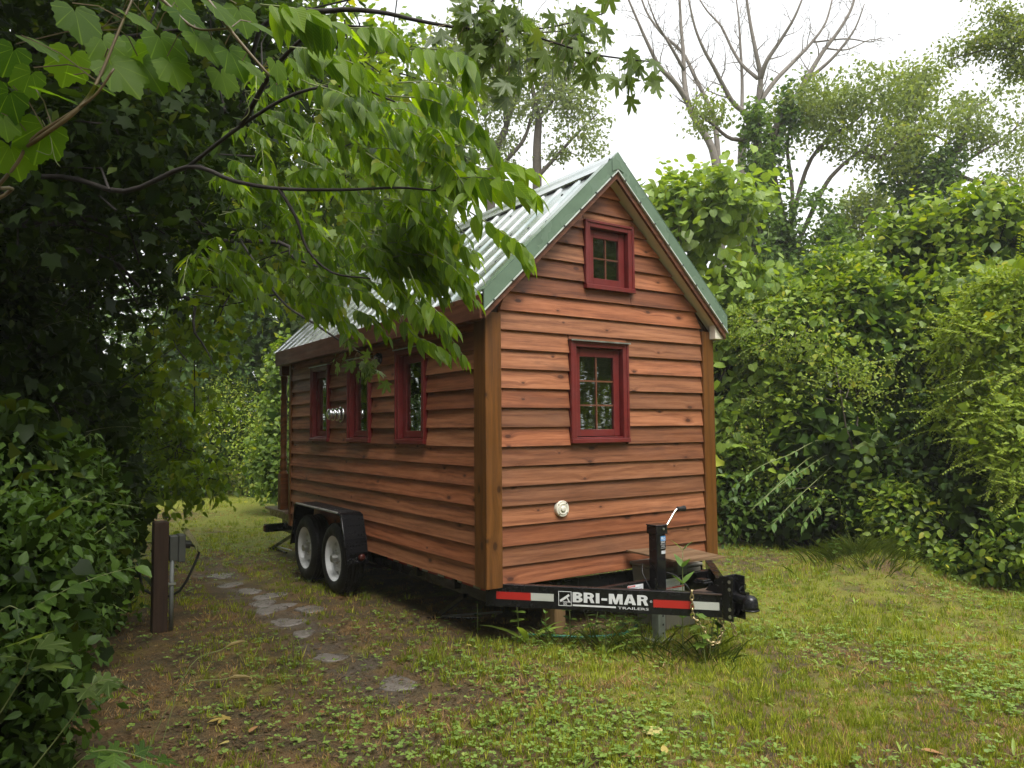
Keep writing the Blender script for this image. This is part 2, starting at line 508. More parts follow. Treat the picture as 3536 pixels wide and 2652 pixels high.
# gable sheathing round the loft window
o = FW[1]['o']
for poly in ([(0.01, 1.86), (o[0], 1.86), (o[0], soff(o[0]) - .02), (0.01, soff(0.01) - .02)],
             [(o[1], 1.86), (W - .01, 1.86), (W - .01, soff(W - .01) - .02), (o[1], soff(o[1]) - .02)],
             [(o[0], 1.86), (o[1], 1.86), (o[1], o[2]), (o[0], o[2])],
             [(o[0], o[3]), (o[1], o[3]), (o[1], soff(o[1]) - .02), (APX, soff(APX) - .02), (o[0], soff(o[0]) - .02)]):
    front.prism(poly, 0.004, 0.03, gab)
part('wall', front, M_SHEATH, house, H)
part('wall', wall_cells(MB(), -L + .03, -0.03, 0.02, 1.86, [w['o'] for w in SW], 0.004, 0.03), M_SHEATH, house, SIDE_L)
rw = MB().box(W - 0.03, W - 0.004, 0.03, L - .03, 0.02, 1.86)
for k in range(14):
    rw.prism([(0, k * EXP), (0.034, k * EXP), (0.008, k * EXP + EXP + .02), (0, k * EXP + EXP + .02)], 0.1, L - .1, lambda p, y: (W + p[0], y, p[1]))
part('wall', rw, M_CLAP, house, H)
bw = MB().box(0.01, W - .01, L - 0.03, L - .004, 0.02, 1.86).prism([(0.01, 1.86), (W - .01, 1.86), (W - .01, soff(W - .01) - .03), (APX, soff(APX) - .03), (.01, soff(.01) - .03)], L - .03, L - .004, gab)
part('wall', bw, M_SHEATH, house, H)
part('floor', MB().box(0.03, W - .03, 0.03, L - .03, 0.0, 0.05), M_ROOM, house, H)
fur = MB().box(1.5, 2.1, 0.2, 1.2, 0.05, 1.0).box(1.3, 2.1, 2.0, 3.2, 0.05, 0.9).box(0.35, 1.9, .4, 2.6, 1.98, 2.02)
part('interior_fitting', fur, M_ROOM, house, H)

def board(M, k, segs, out=0.034, mat=None, z0=None, ztop=None, lean=0.0):
    """one clapboard: segs = (x at bottom left, x at top left, x at bottom right, x at top right[, top])"""
    z = k * EXP if z0 is None else z0
    mb = MB()
    h = EXP + 0.022
    for sg in segs:
        hh = min(h, sg[4]) if len(sg) > 4 else h
        th = 0.008 + (out - 0.008) * (1 - hh / h)
        xa, xb, xc, xd = sg[:4]
        w1, w2, w3 = (rng.uniform(-.0025, .0025) for _ in range(3))
        v = [(xa, 0.001, 0), (xc, 0.001, 0), (xc, -out - w1, lean * 0.5), (xa, -out - w2, -lean * 0.5), (xb, 0.001, hh), (xd, 0.001, hh), (xd, -th, hh), (xb, -th, hh)]
        mb.hexa(v)
    return part('clapboard', mb, mat or M_CLAP, house, M @ T(0, 0, z), 0.002)

# --- boards of the front
PW = 0.085
for k in range(0, 22):
    z = k * EXP
    zt = z + EXP + 0.022
    def ends(zz):
        if zz < soff(PW) - 0.015: return PW, W - PW
        d = max(0.0, (3.0 - 0.015 - zz) / SLOPE)
        return max(PW, APX - d), min(W - PW, APX + d)
    (a, c), (b, d) = ends(z), ends(zt)
    if z > 2.95: break
    if zt > 2.985:
        zt2 = 2.985 - z
    cut = None
    for wdw in FW:
        if z < wdw['o'][3] and zt > wdw['o'][2] and not (wdw is FW[1] and k == 15):
            cut = wdw['c']
    if k == 15:
        board(H, k, [(a, b, .87, .87), (.8702, .8702, 1.32, 1.32, FW[1]['o'][2] - z), (1.3202, 1.3202, c, d)])
    elif cut:
        g = 0.004
        board(H, k, [(a, b, cut[0] - g, cut[0] - g)])
        board(H, k, [(cut[1] + g, cut[1] + g, c, d)])
        if z + EXP > cut[3]:
            zz = cut[3] + 0.006
            board(H, k, [(cut[0] - g + .002, cut[0] - g + .002, cut[1] + g - .002, cut[1] + g - .002, zt - zz)], z0=zz, out=0.024)
    else:
        board(H, k, [(a, b, c, d)], lean=rng.uniform(-.004, .004))

# --- boards of the left side (local x runs towards the front)
PWS = 0.1115
for k in range(0, 14):
    z = k * EXP
    zt = z + EXP + 0.022
    x0, x1 = -L + 0.055, -PWS
    if 7 <= k <= 12:
        xs = [x0]
        for w_ in reversed(SW):
            xs += [w_['c'][0] - .004, w_['c'][1] + .004]
        xs.append(x1)
        for i in range(0, len(xs), 2):
            board(SIDE_L, k, [(xs[i], xs[i], xs[i + 1], xs[i + 1])])
        if k == 12:
            for w_ in SW:
                zz = w_['c'][3] + .006
                board(SIDE_L, k, [(w_['c'][0] - .002, w_['c'][0] - .002, w_['c'][1] + .002, w_['c'][1] + .002, zt - zz)], z0=zz, out=0.024)
    else:
        board(SIDE_L, k, [(x0, x0, x1, x1, 1.84 - z)], lean=rng.uniform(-.003, .003))

# --- corner posts
def cpost(pts, z1):
    mb = MB().prism(pts, 0, z1, lambda p, z: (z, p[0], p[1]))
    # local x runs up the post
    part('corner_post', mb, M_POST, house, basis((0, 0, HZ), (0, 0, 1), (1, 0, 0), (0, 1, 0)), 0.004)
cpost([(-0.046, -0.046), (PW + .0, -0.046), (PW, 0.02), (0.02, 0.02), (0.02, PWS), (-0.046, PWS)], 1.885)
cpost([(W - PW, -0.046), (W + .046, -0.046), (W + .046, .1), (W - .02, .1), (W - .02, .02), (W - PW, .02)], 1.885)
cpost([(-0.04, L - .06), (0.05, L - .06), (0.05, L + .0), (-0.04, L + .0)], 1.83)

# --- windows
def window(M, d, side=False):
    cx0, cx1, cz0, cz1 = d['c']
    x0, x1, z0, z1 = d['o']
    pr = 0.047
    mb = MB()
    mb.box(cx0, x0, -pr, 0.028, cz0 + .03, cz1).box(x1, cx1, -pr, 0.028, cz0 + .03, cz1).box(x0 + .0002, x1 - .0002, -pr + .001, 0.028, z1, cz1 - .0005)
    # moulded back band round the casing
    mb.box(cx0 - .006, cx0 + .014, -pr - .008, -.03, cz0 + .03, cz1 + .006).box(cx1 - .014, cx1 + .006, -pr - .008, -.03, cz0 + .03, cz1 + .006).box(cx0 + .0145, cx1 - .0145, -pr - .0075, -.03, cz1 - .014, cz1 + .0055)
    win = part('window', mb, M_RED, house, M, 0.0025)
    part('sill', MB().box(cx0 - .006, cx1 + .006, -pr - .016, 0.028, cz0 - .004, cz0 + .0295).box(x0, x1, -pr + .01, .028, cz0 + .03, z0), M_RED, win, M, 0.003)
    s = 0.058
    sx0, sx1, sz0, sz1 = x0 + .006, x1 - .006, z0 + .006, z1 - .006
    yb = 0.028
    sash = MB()
    sash.box(sx0, sx0 + s, -.004, yb, sz0, sz1).box(sx1 - s, sx1, -.004, yb, sz0, sz1)
    sash.box(sx0 + s, sx1 - s, -.0035, yb, sz0, sz0 + .05).box(sx0 + s, sx1 - s, -.0035, yb, sz1 - .062, sz1)
    part('sash', sash, M_RED, win, M, 0.002)
    gx0, gx1, gz0, gz1 = sx0 + s, sx1 - s, sz0 + .05, sz1 - .062
    part('pane', MB().box(gx0 - .004, gx1 + .004, 0.012, 0.016, gz0 - .004, gz1 + .004), M_GLASS, win, M)
    if d['mx']:
        t = 0.006
        for i in range(d['mx']):
            x = gx0 + (gx1 - gx0) * (i + 1) / (d['mx'] + 1)
            part('muntin', MB().box(x - t, x + t, 0.004, 0.024, gz0, gz1), M_RAKE, win, M)
        for i in range(d['mz']):
            z = gz0 + (gz1 - gz0) * (i + 1) / (d['mz'] + 1)
            part('muntin', MB().box(gx0, gx1, 0.0055, 0.0225, z - t, z + t), M_RAKE, win, M)
    if d['flash']:
        part('flashing', MB().box(cx0 - .012, cx1 + .014, -pr - .02, -.002, cz1 + .0065, cz1 + .0085).box(cx0 - .012, cx1 + .014, -pr - .022, -pr - .0202, cz1 - .002, cz1 + .0085), M_STEEL, win, M)
    return win
for d in FW: window(H, d)
for d in SW: window(SIDE_L, d)

# --- roof
YF, YB = -0.13, 4.61
def ztop(x): return 3.160 - SLOPE * abs(x - APX)
XL, XR = -0.115, 2.315
part('roof_deck', MB().prism([(XL + .03, soff(XL + .03) + .014), (APX, soff(APX) + .014), (XR - .03, soff(XR - .03) + .014), (XR - .03, ztop(XR - .03) - .012), (APX, ztop(APX) - .012), (XL + .03, ztop(XL + .03) - .012)], YF + .02, YB - .02, gab), M_RAKE, house, H)

def roof_profile(y):
    t = (y - YF) % 0.235
    if t < 0.02: return 0.0 + 0.013 * t / 0.02
    if t < 0.045: return 0.013
    if t < 0.065: return 0.013 * (0.065 - t) / 0.02
    return 0.0
nrm_l = Vector((-SLOPE, 0, 1)).normalized()
def roof_panel(y0, y1, side):
    ys = sorted({y0, y1, *[YF + 0.235 * i + d for i in range(0, 24) for d in (0, .02, .045, .065) if y0 < YF + .235 * i + d < y1]})
    v, f = [], []
    e = XL if side < 0 else XR
    nn = Vector((side * SLOPE, 0, 1)).normalized()
    for y in ys:
        h = roof_profile(y + 1e-6)
        for x in (e, APX):
            for dz in (0, -0.004):
                p = Vector((x, y, ztop(x))) + nn * (h + dz)
                v.append(p)
    for i in range(len(ys) - 1):
        a, b = i * 4, i * 4 + 4
        f += [(a, b, b + 2, a + 2), (a + 1, a + 3, b + 3, b + 1), (a, a + 1, b + 1, b)]
    return part('roof_panel', MB().add(v, f), M_ROOF, house, H)
for i in range(5):
    y0 = YF + .01 + i * 0.94
    roof_panel(y0, min(y0 + .94, YB), -1)
    roof_panel(y0, min(y0 + .94, YB), 1)
# ridge cap
cap = MB()
for sd in (-1, 1):
    nn = Vector((sd * SLOPE, 0, 1)).normalized()
    x1_ = APX + sd * 0.15
    a = Vector((APX, 0, ztop(APX) + .035)); b_ = Vector((x1_, 0, ztop(x1_))) + nn * 0.024
    b2 = Vector((x1_ + sd * .004, 0, ztop(x1_ + sd * .004))) + nn * 0.006
    m_ = a.lerp(b_, 0.45) ; m2 = m_ + nn * 0.01; m3 = a.lerp(b_, 0.55)
    ch = [a, a.lerp(b_, .4), m2, a.lerp(b_, .6), b_, b2]
    v = [(p.x, y, p.z) for p in ch for y in (YF - .012, YB)]
    cap.add(v, [(2 * i, 2 * i + 1, 2 * i + 3, 2 * i + 2) for i in range(len(ch) - 1)])
part('ridge_cap', cap, M_ROOF, house, H)
cl_ = MB()
for k in range(21):
    y = YF + .065 + .235 * k
    for x in (APX - .155,):
        cl_.obox((x, y + .08, ztop(x) + .012), (.012, 0, -.012 * -SLOPE), (0, .055, 0), (0, 0, .008))
part('ridge_closure', cl_, M_MATT, house, H)
sc = MB()
for k in range(20):
    y = YF + .12 + .235 * k
    for x in (0.0, 0.22, 0.52, 0.84):
        p = Vector((x, y + rng.uniform(-.01, .01), ztop(x)))
        sc.obox(p + nrm_l * .004, (.006, 0, .006), (0, .006, 0), nrm_l * .004)
    p = Vector((APX - .11, y, ztop(APX - .11) + .028))
    sc.obox(p, (.006, 0, .006), (0, .006, 0), nrm_l * .004)
tag(part('screw', sc, M_SCREW, house, H), kind='stuff')

def slab(mb, xa, xb, lo, hi, y0, y1, fn=ztop):
    za, zb = fn(xa), fn(xb)
    return mb.hexa([(xa, y0, za + lo), (xb, y0, zb + lo), (xb, y1, zb + lo), (xa, y1, za + lo), (xa, y0, za + hi), (xb, y0, zb + hi), (xb, y1, zb + hi), (xa, y1, za + hi)])
for e in (XL, XR):
    s_ = 1 if e > APX else -1
    tr = part('rake_trim', slab(MB(), e - s_ * .0, APX + s_ * 0.0005, -.105, .028, YF - .016, YF - .002), M_GREEN, house, H, 0.002)
    part('flange', slab(MB(), e, APX + s_ * .0005, .0285, .034, YF - .017, YF + .055), M_GREEN, tr, H)
    part('drip_edge', slab(MB(), e, APX + s_ * .0005, -.117, -.1055, YF - .022, YF - .004), M_EDGE, tr, H)
    for t in np.linspace(.06, .94, 8):
        x = e + (APX - e) * t
        part('screw', MB().obox((x, YF - .024, ztop(x) - .108), (.006, 0, 0), (0, .004, 0), (0, 0, .006)), M_SCREW, tr, H)
    xe = e - s_ * .012
    p0, p1 = Vector((xe, YF + .008, ztop(xe) - .142)), Vector((APX, YF + .008, ztop(APX) - .142))
    part('rake_board', slab(MB(), xe, APX + s_ * .0005, -.172, -.112, YF - .004, YF + .02), M_RAKE, house, H)
    part('soffit', slab(MB(), xe - s_ * .02, APX + s_ * .0005, 0.0, .012, YF + .0205, -.001, soff), M_SOFFIT, house, H)
    # eave: fascia and closed soffit
    xf = xe
    zf0, zf1 = 1.822, ztop(xf) - .01
    timber('fascia', (xf + s_ * .012, YF + .022, HZ + (zf0 + zf1) / 2), (xf + s_ * .012, YB - .17, HZ + (zf0 + zf1) / 2), zf1 - zf0, .024, M_RAKE, house)
    xs_ = sorted((xf - s_ * .0005, 0.0 if s_ < 0 else W))
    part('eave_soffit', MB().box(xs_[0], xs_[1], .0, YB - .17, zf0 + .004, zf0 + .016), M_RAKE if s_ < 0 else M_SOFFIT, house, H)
    if s_ > 0:
        part('eave_soffit', MB().prism([(W - .0, zf0), (xe, zf0), (xe, ztop(xe) - .175), (W, soff(W) - .001)], YF + .0207, -.047, gab), M_SOFFIT, house, H)
part('rake_trim', MB().prism([(APX - .06, ztop(APX - .06) + .030), (APX, ztop(APX) + .034), (APX + .055, ztop(APX + .055) + .030), (APX + .055, ztop(APX + .055) - .07), (APX, ztop(APX) - .1), (APX - .06, ztop(APX - .06) - .07)], YF - .0225, YF - .0165, gab), M_GREEN, house, H, .001)

# --- round ivory vent on the front, chrome flue cap and lamp on the side
vc = (0.603, 0, 0.5)
vent = part('vent_plate', MB().lathe([(0.0, -.052), (.054, -.052), (.058, -.046), (.058, -.02)][1:], 28, (vc[0], 0, vc[2]), 'y').lathe([(.0005, -.05), (.056, -.05)], 28, (vc[0], 0, vc[2]), 'y'), M_IVORY, house, H, 0, False)
part('vent_hood', MB().lathe([(.042, -.0495), (.039, -.0565), (.030, -.0525), (.026, -.0525)], 24, vc, 'y'), M_IVORY, vent, H, 0, False)
part('vent_button', MB().lathe([(.022, -.0495), (.0215, -.0600), (.018, -.0625), (.0005, -.063)], 20, vc, 'y'), M_IVORY, vent, H, 0, True)
for a in (50, 140, 230, 320):
    part('screw', MB().lathe([(.004, -.05), (.004, -.053), (.0005, -.0535)], 8, (vc[0] + .049 * math.cos(R(a)), 0, vc[2] + .049 * math.sin(R(a))), 'y'), M_RUST, vent, H)
fl = (0, 2.62, 1.228)
flue = part('flue_cap', MB().lathe([(.078, -.03), (.078, -.042), (.06, -.045)], 28, fl, 'x'), M_CHROME, house, H, 0, True)
for i, (r_, h_) in enumerate(((.068, -.072), (.063, -.112), (.056, -.152))):
    part('flue_ring', MB().lathe([(.02, h_ + .030), (r_ * .62, h_ + .026), (r_ * .9, h_ + .017), (r_, h_ + .006), (r_ * .97, h_ - .004), (r_ * .8, h_ - .014), (r_ * .5, h_ - .020), (.0005, h_ - .022)], 28, fl, 'x'), M_CHROME, flue, H, 0, True)
lamp = part('dryer_vent', MB().lathe([(.05, -.03), (.05, -.06), (.03, -.075), (.0005, -.078)], 20, (0, 1.72, 1.70), 'x'), M_BLACK, house, H, 0, True)

# --- porch at the back
PX, PY = 0.0, 4.51
prof = [(.03, 1.50), (.044, 1.47), (.044, 1.44), (.03, 1.42), (.036, 1.38), (.040, 1.20), (.044, 1.17), (.034, 1.155), (.044, 1.14), (.036, 1.12), (.038, .98), (.044, .95), (.034, .935), (.044, .92), (.036, .90), (.034, .78), (.045, .76), (.032, .74), (.044, .70), (.04, .64), (.045, .62), (.034, .605), (.046, .59), (.046, .57)]
pp = part('porch_post', MB().box(PX - .05, PX + .05, PY - .05, PY + .05, .155, .57), M_POST, house, H, .003)
part('turned_shaft', MB().lathe([(r_, 1.855 - (1.855 - z) * 1.0) for r_, z in [(.034, 1.72), (.046, 1.70), (.036, 1.68), (.046, 1.66), (.034, 1.63)] + prof], 20, (PX, PY, 0)), M_POST, pp, H, 0, True)
part('post_head', MB().box(PX - .046, PX + .046, PY - .046, PY + .046, 1.721, 1.86), M_POST, pp, H, .003)
part('porch_beam', MB().box(PX - .06, W, PY - .045, PY + .045, 1.86, 1.90), M_POST, house, H)
part('porch_deck', MB().box(-.075, W + .06, L - .0, 4.98, .125, .155), M_DECK, house, H, .003)
part('porch_joist', MB().box(-.03, W + .03, L + .02, 4.94, .05, .1245), M_DECK, house, H, .003)
for i in range(6):
    part('door_panel' if i else 'door', MB().box(.75, 1.45, L + .0 + i * 0, L + .03, .16, 1.72) if i == 0 else MB().box(.8 + .31 * (i % 2), 1.06 + .31 * (i % 2), L + .031, L + .036, .25 + .5 * ((i - 1) // 2), .65 + .5 * ((i - 1) // 2)), M_RED, house, H)

# --- trailer chassis
for x in (0.115, W - .115):
    s_ = -1 if x < 1 else 1
    fr = part('frame_rail', MB().box(x - .004, x + .004, .005, 4.9, -.145, -.004).box(*sorted((x, x - s_ * .05)), .005, 4.9, -.145, -.137).box(*sorted((x, x - s_ * .05)), .005, 4.9, -.012, -.004), M_BLACK, house, H)
    if x < 1:
        for i in range(7):
            y = .12 + i * .27
            if 1.85 < y: break
            part('reflective_tape', MB().box(x - .0062, x - .0042, y, y + .16, -.07, -.022), M_TAPER, fr, H)
            part('reflective_tape', MB().box(x - .0062, x - .0042, y - .10, y - .002, -.07, -.022), M_TAPEW, fr, H)
for y in (.012, .62, 1.24, 1.86, 3.6, 4.2):
    part('cross_member', MB().box(.085, W - .085, y, y + .04, -.12, -.03), M_BLACK, house, H)
tail = part('tail_bar', MB().box(-.10, W + .1, 4.86, 4.94, -.145, -.052), M_BLACK, house, H, .004)
part('tail_light', MB().box(-.112, -.1005, 4.875, 4.925, -.135, -.065), M_MARKER, tail, H, .003)

WY = [2.33, 3.11]
WR = 0.320
for y in WY:
    part('axle', MB().tube([(-.05, y, -.095), (W + .05, y, -.095)], .035, 10), M_RUST, house, H)
    part('leaf_spring', MB().tube([(.16, y - .34, -.14), (.16, y - .15, -.19), (.16, y, -.2), (.16, y + .15, -.19), (.16, y + .34, -.14)], .018, 6), M_RUST, house, H)
part('axle_hanger', MB().box(.11, .21, 2.6, 2.84, -.24, -.14), M_RUST, house, H)

def wheel(xo, y, s):
    """tyre, rim, hub; xo is the outer face, s = -1 on the left side"""
    o = (xo, y, -.095)
    w = -s * .195
    r = WR
    prof = [(.198, 0.018), (.215, -.002), (.245, -.008), (.275, -.004), (.300, .012), (.312, .028)]
    prof = [(p, -s * h) for p, h in prof]
    pr_in = [(p, w - h) for p, h in reversed(prof)]
    tread = [(r, -s * .034), (r, -s * .060), (r - .008, -s * .062), (r - .008, -s * .070), (r, -s * .072), (r, -s * .093), (r - .008, -s * .095), (r - .008, -s * .103), (r, -s * .105), (r, -s * .126), (r - .008, -s * .128), (r - .008, -s * .136), (r, -s * .138), (r, -s * .161)]
    mb = MB().lathe(prof + tread + pr_in + [(.198, w + s * .02)], 56, o, 'x')
    wh = part('wheel', MB().lathe([(.205, -s * .005), (.196, -s * .012), (.19, -s * .02), (.182, -s * .085), (.18, -s * .17)], 48, o, 'x'), M_RIM, house, H, 0, True)
    part('tyre', mb, M_MATT, wh, H, 0, True)
    lug = MB()
    for k in range(64):
        a = 2 * math.pi * k / 64
        for h in (.037, .150):
            d = Vector((0, math.cos(a), math.sin(a)))
            t_ = Vector((0, -math.sin(a), math.cos(a)))
            lug.obox(Vector(o) + d * (r - .001) + Vector((-s * h, 0, 0)), (.016, 0, 0), t_ * .0085, d * .004)
    part('tread_block', lug, M_MATT, wh, H)
    # spoke disc with eight triangular openings
    disc = MB()
    X = xo - s * .060
    def pt(rr, a, dx=0): return (X + dx, y + rr * math.cos(a), -.095 + rr * math.sin(a))
    q, g = math.pi / 8, R(13.5)
    for k in range(8):
        a = k * math.pi / 4 + .2
        for dx in (0, -s * .006):
            for sg in (-1, 1):
                disc.add([pt(.098, a - sg * q, dx), pt(.098, a, dx), pt(.112, a, dx), pt(.158, a - sg * g, dx), pt(.172, a - sg * g, dx), pt(.172, a - sg * q, dx)], [(0, 1, 2, 3), (0, 3, 4, 5)])
            disc.add([pt(.158, a - g, dx), pt(.172, a - g, dx), pt(.172, a, dx), pt(.172, a + g, dx), pt(.158, a + g, dx)], [(0, 1, 2, 3, 4)])
            for m_ in range(4):
                a0, a1 = a - q + m_ * q / 2, a - q + (m_ + 1) * q / 2
                disc.add([pt(.172, a0, dx), pt(.184, a0, s * .012), pt(.184, a1, s * .012), pt(.172, a1, dx)], [(0, 1, 2, 3)])
                disc.add([pt(.098, a0, dx), pt(.06, a0, s * .022), pt(.06, a1, s * .022), pt(.098, a1, dx)], [(0, 1, 2, 3)])
    part('spoke_disc', disc, M_RIM, wh, H)
    part('brake_drum', MB().lathe([(.17, 0), (.165, -s * .003), (.0005, -s * .003)], 32, (X - s * .05, y, -.095), 'x'), M_MATT, wh, H)
    part('hub_cap', MB().lathe([(.062, s * .016), (.05, s * .024), (.036, s * .026), (.035, s * .070), (.031, s * .075), (.0005, s * .075)], 24, (X, y, -.095), 'x'), M_STEEL, wh, H, 0, False)
    for k in range(6):
        a = k * math.pi / 3 + .3
        part('lug_nut', MB().lathe([(.009, s * .012), (.009, s * .030), (.005, s * .033), (.0005, s * .033)], 6, pt(.068, a), 'x'), M_STEEL, wh, H)
for y in WY:
    wheel(-.222, y, -1)
    wheel(W + .222, y, 1)

M_LUG = plain('lug_glint', (.20, .205, .21), .22, spec=.6, metal=.8)  # bright metal colour stands for sky glints on the black tread plate
def fender(x_out, x_in, vis):
    pts = [(3.468, -.095), (3.385, .12), (3.335, .318), (3.285, .334), (2.74, .333), (2.135, .329), (2.075, .312), (1.995, .12), (1.942, -.096)]
    t = .006
    mb = MB()
    for (a, b), (c, d) in zip(pts, pts[1:]):
        n_ = Vector((0, -(d - b), (c - a))).normalized()
        if n_.z < 0 or abs(n_.z) < .3 and n_.y * (a - 2.7) < 0: n_ = -n_
        mb.hexa([(x_out, a, b), (x_out, c, d), (x_in, c, d), (x_in, a, b)] + [Vector(p) + n_ * t for p in ((x_out, a, b), (x_out, c, d), (x_in, c, d), (x_in, a, b))])
    fd = part('fender', mb, M_TREAD, house, H)
    part('rolled_edge', MB().tube([(x_out, a, b) for a, b in pts], .0105, 8), M_BLACK, fd, H, 0, True)
    if vis:
        ribs = MB()
        n_seg = 44
        for i in range(n_seg):
            t_ = (i + .5) / n_seg
            y = 3.285 + (2.135 - 3.285) * t_
            ribs.obox((x_out - .008, y, .336), (.006, 0, 0), (0, .006, .004), (0, 0, .006))
        part('tread_rib', ribs, M_STEEL, fd, H)
        dots = MB()
        for i in range(13):
            for j in range(7):
                t_ = (i + .5 + .5 * (j % 2)) / 13.5
                a_, b_ = (2.075 + (1.942 - 2.075) * t_, .30 + (-.09 - .30) * t_)
                sgn = 1 if (i + j) % 2 else -1
                dots.obox((x_out + (j + .6) * .0272, a_ - .0065, b_), (.0062, 0, .0042 * sgn), (0, .0022, 0), (-.0018 * sgn, 0, .0026))
        for i in range(36):
            for j in range(7):
                sgn = 1 if (i + j) % 2 else -1
                dots.obox((x_out + (j + .6) * .0272, 2.16 + i * .031, .3375), (.0058, .0052 * sgn, 0), (-.0022 * sgn, .0026, 0), (0, 0, .0016))
        tag(part('tread_lug', dots, M_LUG, fd, H), kind='stuff')
        part('light_bracket', MB().box(-.205, .03, 1.93, 1.99, -.006, .0), M_BLACK, fd, H)
        part('marker_lens', MB().lathe([(.032, 0), (.03, -.02), (.02, -.028), (.0005, -.03)], 18, (-.1, 1.95, -.045), 'y'), M_MARKER, fd, H, 0, True)
fender(-.242, -.037, True)
fender(W + .242, W, False)

# --- A-frame tongue
TU = Vector((.96, -1.07, 0)).normalized()
TN = Vector((-1.07, -.96, 0)).normalized()
TL = 1.50
def tongue_frame(side):
    if side < 0:
        return basis((0.04, 0.0, HZ), TU, (0, 0, 1), TN)        # local x along the beam, y up, z outward
    u = Vector((-TU.x, TU.y, 0)); n_ = Vector((-TN.x, TN.y, 0))
    return basis((W - .04, 0.0, HZ), -u, (0, 0, 1), n_)         # kept right-handed: x runs back
TF = tongue_frame(-1)
def beam(M, sx):
    x0, x1 = sorted((sx * -.06, sx * TL))
    return part('tongue_beam', MB().box(x0, x1, -.125, .024, -.008, 0).box(x0, x1, .0165, .024, -.055, -.0082).box(x0, x1, -.125, -.1175, -.055, -.0082), M_BLACK, house, M, .002)
b1 = beam(TF, 1)
TF2 = tongue_frame(1)
b2 = beam(TF2, -1)
def flat(name, x0, x1, y0, y1, mat, par, M=TF, z=.0012):
    return part(name, MB().box(x0, x1, y0, y1, -.0002, z), mat, par, M)
for x0, x1, yb, m_ in ((.016, .257, -.0735, M_TAPER), (.2572, .4135, -.0735, M_TAPEW), (1.069, 1.3198, -.0795, M_TAPER), (1.32, 1.4815, -.0795, M_TAPEW)):
    part('reflective_tape', MB().box(0, x1 - x0, 0, .049, -.0002, .0012), m_, b1, TF @ T(x0, yb, 0))
# badge: tilted bed on its prop over two wheels, in a square outline
lg = MB()
bx0, bx1, by0, by1, t = .4455, .5335, -.0985, -.003, .0035
z_ = .0012
def quad2(pts): lg.prism([(p[0], p[1]) for p in pts], -.0002, z_, lambda p, q: (p[0], p[1], q))
quad2([(bx0, by0), (bx1, by0), (bx1, by0 + t), (bx0, by0 + t)]); quad2([(bx0, by1 - t), (bx1, by1 - t), (bx1, by1), (bx0, by1)])
quad2([(bx0, by0 + t), (bx0 + t, by0 + t), (bx0 + t, by1 - t), (bx0, by1 - t)]); quad2([(bx1 - t, by0 + t), (bx1, by0 + t), (bx1, by1 - t), (bx1 - t, by1 - t)])
quad2([(.4535, -.062), (.4605, -.075), (.5215, -.033), (.5145, -.020)])
quad2([(.4735, -.0745), (.5285, -.0745), (.5285, -.0705), (.4735, -.0705)])
quad2([(.5005, -.043), (.5055, -.040), (.5235, -.0700), (.5125, -.0700)])
for cx in (.484, .497):
    lg.torus((cx, -.0855, .0006), (1, 0, 0), (0, 1, 0), .0045, .0068, .0014, 16, 4)
part('lettering', lg, M_WHITEINK, b1, TF)
def lay(s, w, h, x, y, mat, par, M, bold=0.0, z=.0009, shear=0.0):
    me = fit_text(s, w, h, bold)
    return place('lettering', me, mat, par, M @ T(x, y, z))
def heavy_letters(mb, word, x0, x1, y0, y1, gap=.10):
    """heavy wide capitals drawn as flat shapes"""
    wd = {'B': .92, 'R': .98, 'I': .40, '-': .62, 'M': 1.25, 'A': 1.10}
    tot = sum(wd[c] for c in word) + gap * (len(word) - 1)
    k = (x1 - x0) / tot
    hgt = y1 - y0
    x = x0
    def pg(pts): mb.prism([(x + p[0] * k, y0 + p[1] * hgt) for p in pts], -.0002, .0012, lambda p, q: (p[0], p[1], q))
    def bowl(xa, xb, ya, yb, tx, ty, n=8):
        r_o, r_i = (yb - ya) / 2, (yb - ya) / 2 - ty
        ym, w = (ya + yb) / 2, min(.42, xb - xa)
        pg([(xa, yb - ty), (xb - w, yb - ty), (xb - w, yb), (xa, yb)]); pg([(xa, ya), (xb - w, ya), (xb - w, ya + ty), (xa, ya + ty)])
        for i in range(n):
            a0, a1 = -math.pi / 2 + math.pi * i / n, -math.pi / 2 + math.pi * (i + 1) / n
            f = lambda a, ro: (xb - w + (w if ro else w - tx) * math.cos(a), ym + (r_o if ro else r_i) * math.sin(a))
            pg([f(a0, 0), f(a0, 1), f(a1, 1), f(a1, 0)])
    for c in word:
        w = wd[c]
        if c in 'BR':
            pg([(0, 0), (.34, 0), (.34, 1), (0, 1)])
            if c == 'B':
                bowl(.34, .88, .5, 1, .32, .17); bowl(.34, .92, 0, .55, .34, .18)
            else:
                bowl(.34, .94, .42, 1, .33, .19); pg([(.34, .42), (.50, .42), (.66, 0), (.98, 0), (.80, .46), (.60, .5), (.34, .5)][:6])
        elif c == 'I': pg([(.03, 0), (.37, 0), (.37, 1), (.03, 1)])
        elif c == '-': pg([(.05, .30), (.57, .30), (.57, .52), (.05, .52)])
        elif c == 'M':
            pg([(0, 0), (.30, 0), (.30, 1), (0, 1)]); pg([(.95, 0), (1.25, 0), (1.25, 1), (.95, 1)])
            pg([(.3, 1), (.3, .58), (.51, 0), (.625, 0), (.625, .38), (.45, 1)]); pg([(.95, 1), (.80, 1), (.625, .38), (.625, 0), (.74, 0), (.95, .58)])
        elif c == 'A':
            pg([(0, 0), (.33, 0), (.62, 1), (.36, 1)]); pg([(1.10, 0), (.77, 0), (.48, .86), (.62, 1), (.74, 1)])
            pg([(.40, .16), (.70, .16), (.64, .36), (.46, .36)])
        x += (w + gap) * k
    return mb
part('lettering', heavy_letters(MB(), 'BRI-MAR', .5415, 1.0365, -.0715, -.006), M_WHITEINK, b1, TF)
